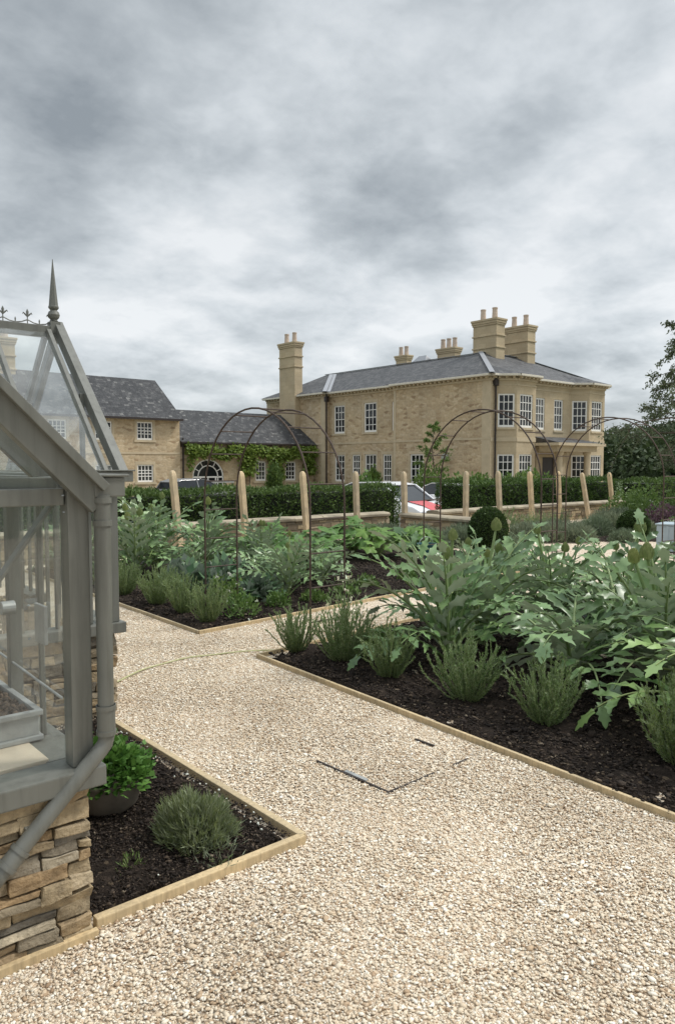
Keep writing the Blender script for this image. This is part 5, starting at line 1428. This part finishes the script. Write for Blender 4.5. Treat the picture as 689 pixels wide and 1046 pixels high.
# spandrels of the arched opening
cu, cz, r_ = 2.225, .775, 1.225; pts = []
for k in range(13):
    t = math.pi * k / 12; pts.append((cu + r_ * math.cos(t), cz + r_ * math.sin(t)))
for i in range(12):
    a, b_ = pts[i], pts[i + 1]
    mb.add([WL.pt(a[0], a[1], -.01), WL.pt(a[0], 2.0, -.01), WL.pt(b_[0], 2.0, -.01), WL.pt(b_[0], b_[1], -.01)], [(0, 1, 2, 3)])
build('wall', rel(mb, lk), MT['rubble'], lk, recalc=False)
for h in WL.h[1:]: window(lk, WL, h, 3, 4, 'sash_window')
mb = MB()
def arcbar(rad, wd, o0=-.12, o1=-.05, n=16):
    for i in range(n):
        t0, t1 = math.pi * i / n, math.pi * (i + 1) / n
        q = [(rad - wd / 2, t0), (rad + wd / 2, t0), (rad + wd / 2, t1), (rad - wd / 2, t1)]
        vs = [WL.pt(cu + a * math.cos(t), cz + a * math.sin(t), o) for o in (o0, o1) for a, t in q]
        mb.add(vs, [(0, 3, 2, 1), (4, 5, 6, 7), (0, 1, 5, 4), (1, 2, 6, 5), (2, 3, 7, 6), (3, 0, 4, 7)])
arcbar(1.18, .09); arcbar(.78, .06)
WL.ubox(mb, 1.02, 3.43, cz - .05, cz + .05, -.121, -.05)
for u in (1.05, 1.45, 1.62, 2.225, 2.83, 3.0, 3.40): WL.ubox(mb, u - .035, u + .035, -.44, cz - .051, -.12, -.05)
for t in (30, 60, 90, 120, 150):
    c, s_ = math.cos(R(t)), math.sin(R(t)); mb.beam(WL.pt(cu + .8 * c, cz + .8 * s_, -.085), WL.pt(cu + 1.15 * c, cz + 1.15 * s_, -.085), .05, .05, (0, 1, 0))
for z in (.1,): WL.ubox(mb, 1.05, 3.4, z - .02, z + .02, -.118, -.06)
aw = build('arched_window', rel(mb, lk), MT['white'], lk, uv=False)
mb = MB(); mb.add([WL.pt(1.01, -.44, -.10), WL.pt(3.44, -.44, -.10), WL.pt(3.44, 1.99, -.10), WL.pt(1.01, 1.99, -.10)], [(0, 1, 2, 3)]); build('pane', rel(mb, lk), MT['pane'], aw, uv=False, recalc=False)
mb = MB(); 
for j in range(26): u = .25 + j * .43; WL.ubox(mb, u - .05, u + .05, 3.0, 3.10, -.03, .2)
build('eaves_corbels', rel(mb, lk), MT['dressed'], lk, uv=False)
mb = MB(); LR = 48.6
mb.add([(LX0, LY - .32, 3.13), (LX1 + .1, LY - .32, 3.13), (LX1 + .1, LR, 5.55), (LX0, LR, 5.55), (LX0, 52, 3.13), (LX1 + .1, 52, 3.13)], [(0, 1, 2, 3), (3, 2, 5, 4)])
build('roof', rel(mb, lk), MT['slate_old'], lk, recalc=False)
mb = MB(); mb.box(LX0, LY - .42, 3.03, LX1 - .1, LY - .33, 3.15); build('gutter', rel(mb, lk), MT['iron'], lk, uv=False)
dpipe(lk, LX0 + .25, LY - .1, H0, 3.3, 0, 0)

# ---------- tall cottage block at left
ct = empty('stone_cottage', (20, 45, H0), 0, 'two storey stone cottage with lichened slate roof behind the greenhouse', 'house')
CX0, CX1, CY = 9.0, 24.6, 44.85
def cw(pxc, z0, z1, w=1.1):
    x = px_to(pxc, CY); return (x - CX0 - w / 2, x - CX0 + w / 2, z0, z1)
WC = Wall((CX0, CY), (CX1, CY), H0, 4.62, [cw(149, 3.2, 4.35), cw(107, 3.15, 4.3), cw(149, .5, 1.62), cw(107, .5, 1.62), cw(60, 3.15, 4.3)])
mb = MB(); WC.emit(mb); Wall((CX1, CY), (CX1, 52), H0, 4.62).emit(mb)
mb.add([(CX1, CY, 4.62), (CX1, 52, 4.62), (CX1, 48.4, 7.4)], [(0, 1, 2)])
build('wall', rel(mb, ct), MT['rubble'], ct, recalc=False)
for h in WC.h: window(ct, WC, h, 4, 3, 'casement_window', bar=.045, fr=.08)
mb = MB(); WC.ubox(mb, 0, WC.L, 2.3, 2.42, -.03, .03)
for j in range(34): u = .3 + j * .46; WC.ubox(mb, u - .06, u + .06, 4.46, 4.58, -.03, .22)
build('dressed_stone', rel(mb, ct), MT['dressed'], ct, uv=False)
mb = MB(); mb.add([(CX0, CY - .35, 4.60), (CX1 + .08, CY - .35, 4.60), (CX1 + .08, 48.4, 7.46), (CX0, 48.4, 7.46), (CX0, 52.2, 4.6), (CX1 + .08, 52.2, 4.6)], [(0, 1, 2, 3), (3, 2, 5, 4)])
mb.add([(CX0, CY - .35, 4.52), (CX1 + .08, CY - .35, 4.52), (CX1 + .08, 48.4, 7.38), (CX1 + .08, 48.4, 7.46), (CX1 + .08, CY - .35, 4.599)], [(0, 1, 2), (1, 4, 3, 2)])
build('roof', rel(mb, ct), MT['slate_old'], ct, recalc=False)
mb = MB(); mb.box(CX0, CY - .45, 4.47, CX1 + .05, CY - .36, 4.6); build('gutter', rel(mb, ct), MT['iron'], ct, uv=False)
chimney(ct, 14.2, 15.2, 47.9, 48.9, 6.6, 9.3, 2)

# ---- vine along link wall
vn = empty('climbing_vine', (30.5, 44.8, H0), 0, 'leafy green vine trained along the wall of the low range', 'vine')
n = 3600; X = rng.uniform(24.95, 36.0, n); Z = 2.55 + .28 * vnoise(X * 1.6, X * 0, 3) + rng.normal(0, .2, n)
Z = np.minimum(Z, 3.0)
dr = []
for (cx, wd, zl, k) in ((29.9, .55, .9, 700), (32.4, .5, .6, 700), (35.3, .45, .9, 500), (25.3, .25, 1.2, 120)):
    dr.append(np.stack([rng.normal(cx, wd * .6, k), rng.uniform(zl, 2.8, k)], 1))
dr = np.concatenate(dr); X = np.concatenate([X, dr[:, 0]]); Z = np.concatenate([Z, dr[:, 1]]); X = np.clip(X, 24.8, 36.05); n = len(X)
P = np.stack([X - 30.5, -np.abs(rng.normal(.12, .16, n)), Z - H0], 1)
D = rng.normal(0, .6, (n, 3)) + np.array([0, -.5, -.3]); Nn = np.array([0, -1, .6]) + rng.normal(0, .5, (n, 3))
V, F = leaves(P, D, rng.uniform(.16, .30, n), rng.uniform(.14, .22, n), -.15, Nn); np_build('foliage', V, F, MT['vine'], vn)
mb = MB()
for cx in (30.0, 32.3, 35.3): mb.tube([(cx - 30.5, -.03, 0), (cx - 30.45, -.06, 1.6), (cx - 30.5, -.04, 3.1)], [.05, .04, .025], 6)
mb.tube([(-5.4, -.05, 3.1), (0, -.06, 3.2), (5.4, -.05, 3.1)], .025, 6); build('trunk', mb, MT['bark'], vn, uv=False)

# ---- young tree and shrubs at the manor's foot
def tree(name, label, cat, loc, h, crown_r, crown_z0, nlimb, nleaf, ls, mat, trunk_r=.05, droop=.0, up=.8, group=None, seed=1):
    random.seed(seed); root = empty(name, loc, 0, label, cat, group)
    mb = MB(); tp = [(0, 0, -.1), (.04 * h * .1, 0, h * .35), (-.02 * h, .02 * h, h * .7), (0, 0, h)]
    mb.tube(tp, [trunk_r, trunk_r * .8, trunk_r * .5, trunk_r * .15], 8)
    parts = []
    for i in range(nlimb):
        z = crown_z0 + (h - crown_z0) * ((i + .5) / nlimb) ** .9; a = i * 2.4 + random.uniform(-.4, .4)
        q = (z - crown_z0) / (h - crown_z0); L = crown_r * min(1.0, .55 + 1.8 * q) * (1.0 - .75 * q ** 1.3) * random.uniform(.65, 1.15)
        p0 = np.array([0, 0, z]); pts_ = []
        for k in range(6):
            t = k / 5; pts_.append(p0 + np.array([math.cos(a) * L * t, math.sin(a) * L * t, up * L * t * .55 - droop * L * t * t]) + rng.normal(0, .04 * L, 3) * t)
        pts_ = np.array(pts_); mb.tube(pts_.tolist(), [trunk_r * .4 * (1 - .85 * k / 5) + .004 for k in range(6)], 5, False)
        for tw in range(7):
            t = random.uniform(.3, 1); k0 = min(int(t * 5), 4); b0 = pts_[k0] * (1 - (t * 5 - k0)) + pts_[k0 + 1] * (t * 5 - k0)
            dv = np.array([math.cos(a), math.sin(a), .3]) + rng.normal(0, .7, 3) + np.array([0, 0, -droop * .8]); dv /= np.linalg.norm(dv); l2 = L * random.uniform(.25, .5)
            e = b0 + dv * l2 - np.array([0, 0, droop * l2 * .4]); mid_ = (b0 + e) / 2 + np.array([0, 0, .08 * l2])
            mb.tube([b0.tolist(), mid_.tolist(), e.tolist()], [.009, .006, .003], 4, False)
            m_ = nleaf // (nlimb * 7); tt = rng.uniform(.1, 1.05, m_)[:, None]
            P = b0 * (1 - tt) ** 2 + 2 * mid_ * tt * (1 - tt) + e * tt ** 2 + rng.normal(0, .05 * L * .5 + .015, (m_, 3))
            D = dv * .5 + rng.normal(0, .7, (m_, 3)) + np.array([0, 0, -.2 - droop * .5]); parts.append(leaves(P, D, ls * rng.uniform(.6, 1.25, m_), ls * .5, -.1))
    build('trunk', mb, MT['bark'], root, smooth=True, recalc=False, uv=False)
    V, F = merge(parts); np_build('crown', V, F, MT[mat], root)
    return root
tree('young_tree', 'thin young tree against the manor side wall near the corner', 'tree', (31.2, 28.3, H0), 4.4, 1.1, 1.5, 16, 3400, .11, 'herb', .05, 0, .9, None, 3)
for i, (x, y, r_, h_, lab) in enumerate([(30.6, 28.0, 1.3, 2.1, 'round green shrub at the manor corner above the hedge'), (33.5, 35.6, .5, 1.9, 'small pot shrub by the manor french door'), (28.4, 23.4, 1.2, 1.85, 'loose green shrub behind the right hedge below the left bay'),
                                         (31.0, 23.0, 1.2, 1.7, 'loose shrub behind the right hedge below the portico'), (34.5, 24.0, 1.3, 1.8, 'loose shrub behind the right hedge below the right bay'), (22.0, 24.0, .8, 1.55, 'shrub rising over the left hedge near the car'), (29.5, 41.0, .55, 2.3, 'clipped bay tree in front of the arched window')]):
    leafy('garden_shrub', lab, 'shrub', (x, y, H0), r_, h_, 1500, .22, .13, 'herb' if i != 6 else 'hedge', 'shrubs near the manor')
# tree at the right edge
tree('garden_tree', 'tall loose tree with drooping leafy branches at the right edge', 'tree', (20.2, 8.95, 0), 6.3, 2.1, 1.5, 46, 18000, .085, 'treeleaf', .07, .5, .75, None, 8)
tree('garden_tree', 'slender pale green sapling before the woods at the right edge', 'tree', (21.8, 9.2, 0), 3.1, .85, .5, 16, 2200, .09, 'herb', .035, .1, .9, None, 12)

# ---- wooded hill
xs = np.linspace(60, 420, 40); ys_ = np.linspace(-160, 130, 34); XX, YY = np.meshgrid(xs, ys_)
def hillz(X, Y):
    f_ = X * FW[0] + Y * FW[1]; r2 = X * RT[0] + Y * RT[1]; q = r2 / np.maximum(f_, 1)
    b_ = np.clip((f_ - 85) / 140, 0, 1); b_ = b_ * b_ * (3 - 2 * b_)
    return GZ + b_ * (3.0 + 9 * np.clip((q - .36) / .18, -.4, 1.6)) + .8 * vnoise(X * .03, Y * .03, 2) * b_ - .3
ZZ = hillz(XX, YY); idx = np.arange(XX.size).reshape(XX.shape)
F = np.stack([idx[:-1, :-1], idx[:-1, 1:], idx[1:, 1:], idx[1:, :-1]], -1).reshape(-1, 4)
struct(np_build('hill', np.stack([XX, YY, ZZ], -1).reshape(-1, 3), F, MT['grass'], smooth=True))
parts = []; cores = []
rw = random.Random(5)
for i in range(230):
    f_ = rw.uniform(100, 240); q = rw.uniform(.30, .75); lat = q * f_
    x = f_ * FW[0] + lat * RT[0]; y = f_ * FW[1] + lat * RT[1]; z = float(hillz(np.array(x), np.array(y)))
    h_ = rw.uniform(4.5, 7.5); r_ = rw.uniform(2.8, 4.6); n = 420
    p = sphere_pts(n); rad = rng.uniform(.72, 1.05, (n, 1)) * (1 + .22 * vnoise(p[:, :1] * 3 + i, p[:, 1:2] * 3 + p[:, 2:] * 3, i))
    P = p * rad * np.array([r_, r_, h_ * .45]) + np.array([x, y, z + h_ * .55])
    parts.append(leaves(P, p + rng.normal(0, .6, (n, 3)), rng.uniform(.5, 1.1, n), .6))
    v, f3 = ico(1); f4 = np.concatenate([f3, f3[:, 2:]], 1); 
    tr_ = MB()
V, F = merge(parts); o = np_build('woodland', V, F, MT['wood_leaf']); tag(o, 'dark green wooded hillside in the distance at the right', 'woods', kind='stuff')

# ------------------------------------------------------------------ vehicles
def make_car(loc, rz, label, body_m, top_m, bon_m, sc=1.0, zf=1.0):
    root = empty('parked_car', loc, rz, label, 'car', None)
    # local: +x forward, length 4.2, width 1.75
    W_ = .86
    side = [(-2.08, .32), (-2.12, .62), (-2.05, .92), (-1.1, .95), (1.0, .93), (1.75, .80), (2.05, .68), (2.12, .45), (2.08, .26), (1.7, .2), (-1.7, .2)]
    mb = MB(); mb.prism([(p[0], p[1]) for p in side], 'y', -W_, W_); build('body', mb, MT[body_m], root, bevel=.05, smooth=False)
    cab = [(-1.95, .94), (-1.75, 1.36), (-1.3, 1.47), (-.2, 1.49), (.35, 1.42), (1.12, .94)]
    mb = MB(); n = len(cab); vs = [(x, -W_ + .04 + max(0, (z - .94)) * .28, z) for x, z in cab] + [(x, W_ - .04 - max(0, (z - .94)) * .28, z) for x, z in cab]
    mb.add(vs, [tuple(range(n)), tuple(range(2 * n - 1, n - 1, -1))] + [(i, n + i, n + (i + 1) % n, (i + 1) % n) for i in range(n)])
    build('windows', mb, MT['carglass'], root, bevel=.02)
    mb = MB(); rp = [(-1.8, 1.32), (-1.3, 1.48), (-.2, 1.50), (.38, 1.425)]; n = len(rp)
    vs = [(x, s_ * (W_ - .03 - (z - .94) * .28), z + dz) for s_ in (-1, 1) for dz in (0, .035) for x, z in rp]
    for i in range(n - 1): mb.add([vs[i], vs[i + 1], vs[2 * n + i + 1], vs[2 * n + i], vs[n + i], vs[n + i + 1], vs[3 * n + i + 1], vs[3 * n + i]], [(0, 3, 2, 1), (4, 5, 6, 7), (0, 1, 5, 4), (1, 2, 6, 5), (2, 3, 7, 6), (3, 0, 4, 7)])
    build('roof', mb, MT[top_m], root, bevel=.01)
    mb = MB()
    for s_ in (-1, 1):
        for (xa, za, xb, zb) in ((1.14, .93, .37, 1.44), (-.35, .93, -.4, 1.48), (-1.97, .93, -1.72, 1.40)):
            mb = MB(); mb.beam((xa, s_ * (W_ - .035), za), (xb, s_ * (W_ - .03 - (zb - .94) * .28), zb), .06, .05); build('pillar', mb, MT[body_m], root)
    mb = MB(); mb.add([(1.0, -.42, .958), (1.0, .42, .958), (1.75, .38, .825), (1.75, -.38, .825), (2.03, .32, .70), (2.03, -.32, .70)], [(0, 1, 2, 3), (3, 2, 4, 5)]); build('bonnet', mb, MT[bon_m], root, recalc=False)
    mb = MB(); mb.box(2.085, -.5, .36, 2.135, .5, .56); build('grille', mb, MT['paint_dark'], root)
    for s_ in (-1, 1):
        mb = MB(); mb.add([(2.07, s_ * .52, .62), (2.07, s_ * .80, .64), (1.86, s_ * .84, .74), (2.0, s_ * .55, .70), (2.14, s_ * .52, .52), (2.1, s_ * .82, .52)], [(0, 1, 2, 3), (0, 4, 5, 1)]); build('headlight', mb, MT['carglass'], root)
        mb = MB(); mb.box(.85, s_ * .93 - .08, .98, 1.0, s_ * .93 + .08, 1.12); build('mirror', mb, MT[body_m], root, bevel=.02)
        for x in (-1.3, 1.32):
            mb = MB(); mb.tube([(x, s_ * .70, .31), (x, s_ * .875, .31)], .31, 22); wl = build('wheel', mb, MT['tyre'], root, bevel=.02)
            mb = MB(); mb.tube([(x, s_ * .86, .31), (x, s_ * .885, .31)], .19, 14); build('hub', mb, MT['metal_pale'], wl)
    root.scale = (sc, sc, sc * zf)
    return root
make_car((17.75, 17.95, GZ + .02), R(-90), 'white car with a red striped bonnet parked at the end of the left hedge', 'carwhite', 'carwhite', 'carred', 1.0, 1.0)
make_car((23.0, 19.2, GZ), R(-100), 'white roofed car with dark windows behind the red and white one', 'carwhite', 'carwhite', 'carwhite', 1.0, .93)
make_car((21.0, 36.6, GZ), R(5), 'grey car parked before the stone cottage', 'cargrey', 'cargrey', 'cargrey', 1.0, .9)
# garden table and chairs before the arched window
tb = empty('garden_table', (25.7, 42.2, H0), 0, 'grey covered garden table before the arched window', 'table')
mb = MB(); mb.box(-1.1, -.5, .98, 1.1, .5, 1.05); build('tabletop', mb, MT['zinc'], tb)
for x in (-1, 1):
    for y in (-.4, .4):
        mb = MB(); mb.box(x - .04, y - .04, 0, x + .04, y + .04, .98); build('leg', mb, MT['zinc'], tb)

# ------------------------------------------------------------------ sky, sun, camera
w = bpy.data.worlds.new('World'); scene.world = w; w.use_nodes = True
nt = w.node_tree; bg = nt.nodes['Background']
SKY_SEED = 61.9
SUN_EL, SUN_AZ = 52, 120   # compass-like: azimuth of the sun measured from +Y clockwise
sky = nt.nodes.new('ShaderNodeTexSky'); sky.sky_type = 'NISHITA'; sky.sun_disc = False
sky.sun_elevation = R(SUN_EL); sky.sun_rotation = R(SUN_AZ)
tc = nt.nodes.new('ShaderNodeTexCoord')
sep = nt.nodes.new('ShaderNodeSeparateXYZ'); nt.links.new(tc.outputs['Generated'], sep.inputs[0])
def MN(op, a, b=None, c=None, clamp=False):
    n = nt.nodes.new('ShaderNodeMath'); n.operation = op; n.use_clamp = clamp
    for i, v in enumerate((a, b, c)):
        if v is None: continue
        if isinstance(v, (int, float)): n.inputs[i].default_value = v
        else: nt.links.new(v, n.inputs[i])
    return n.outputs[0]
zc = MN('MAXIMUM', sep.outputs['Z'], 0.0); den = MN('ADD', zc, .27)
cx = MN('DIVIDE', sep.outputs['X'], den); cy = MN('DIVIDE', sep.outputs['Y'], den)
cmb = nt.nodes.new('ShaderNodeCombineXYZ'); nt.links.new(cx, cmb.inputs[0]); nt.links.new(cy, cmb.inputs[1]); cmb.inputs[2].default_value = SKY_SEED
n1 = noise(nt, cmb.outputs[0], .85, 2, .5, 0); n2 = noise(nt, cmb.outputs[0], 2.2, 9, .55, 0)
n3 = noise(nt, cmb.outputs[0], 6.5, 7, .55, .25)
f1 = MN('MULTIPLY_ADD', n2.outputs[0], .80, MN('MULTIPLY', n1.outputs[0], .60))
f1 = MN('ADD', f1, MN('MULTIPLY_ADD', n3.outputs[0], .34, -.095))
cr = ramp(nt, [(.54, (2.15, 2.40, 2.60)), (.72, (3.75, 4.05, 4.25)), (.82, (4.9, 5.2, 5.4)), (.94, (6.2, 6.38, 6.5))])
nt.links.new(f1, cr.inputs[0])
# overcast dome: brighter overhead than at the horizon
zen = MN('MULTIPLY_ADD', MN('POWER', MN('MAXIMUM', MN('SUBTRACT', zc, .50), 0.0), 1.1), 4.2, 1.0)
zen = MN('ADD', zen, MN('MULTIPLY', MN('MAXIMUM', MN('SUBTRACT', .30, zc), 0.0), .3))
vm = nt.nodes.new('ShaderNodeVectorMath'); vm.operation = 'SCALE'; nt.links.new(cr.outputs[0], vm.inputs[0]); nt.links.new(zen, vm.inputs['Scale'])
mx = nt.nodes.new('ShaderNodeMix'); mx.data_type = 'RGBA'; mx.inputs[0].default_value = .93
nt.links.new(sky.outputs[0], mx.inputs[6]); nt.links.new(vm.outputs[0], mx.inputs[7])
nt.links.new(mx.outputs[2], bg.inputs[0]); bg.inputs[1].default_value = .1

sl = bpy.data.lights.new('sun', 'SUN'); sl.energy = 2.0; sl.angle = R(12); sl.color = (1, .965, .91)
so = bpy.data.objects.new('sun', sl); COL.objects.link(so)
sd = Vector((math.sin(R(SUN_AZ)) * math.cos(R(SUN_EL)), math.cos(R(SUN_AZ)) * math.cos(R(SUN_EL)), math.sin(R(SUN_EL))))
so.rotation_mode = 'QUATERNION'; so.rotation_quaternion = sd.to_track_quat('Z', 'Y'); so.location = (0, 0, 30)

cam = bpy.data.cameras.new('camera'); co = bpy.data.objects.new('camera', cam); COL.objects.link(co)
cam.sensor_fit = 'VERTICAL'; cam.sensor_height = 24; cam.lens = 24 * 770 / 1046; cam.clip_start = .05; cam.clip_end = 3000
co.location = (0, 0, 1.6); co.rotation_euler = (R(90 - 3.57), 0, -YAW)
scene.camera = co
vs_ = scene.view_settings; vs_.view_transform = 'Standard'; vs_.look = 'None'; vs_.exposure = .48; vs_.gamma = 1; vs_.use_curve_mapping = False
scene.cycles.use_denoising = True
scene.cycles.max_bounces = 8; scene.cycles.transparent_max_bounces = 16
scene.cycles.diffuse_bounces = 3
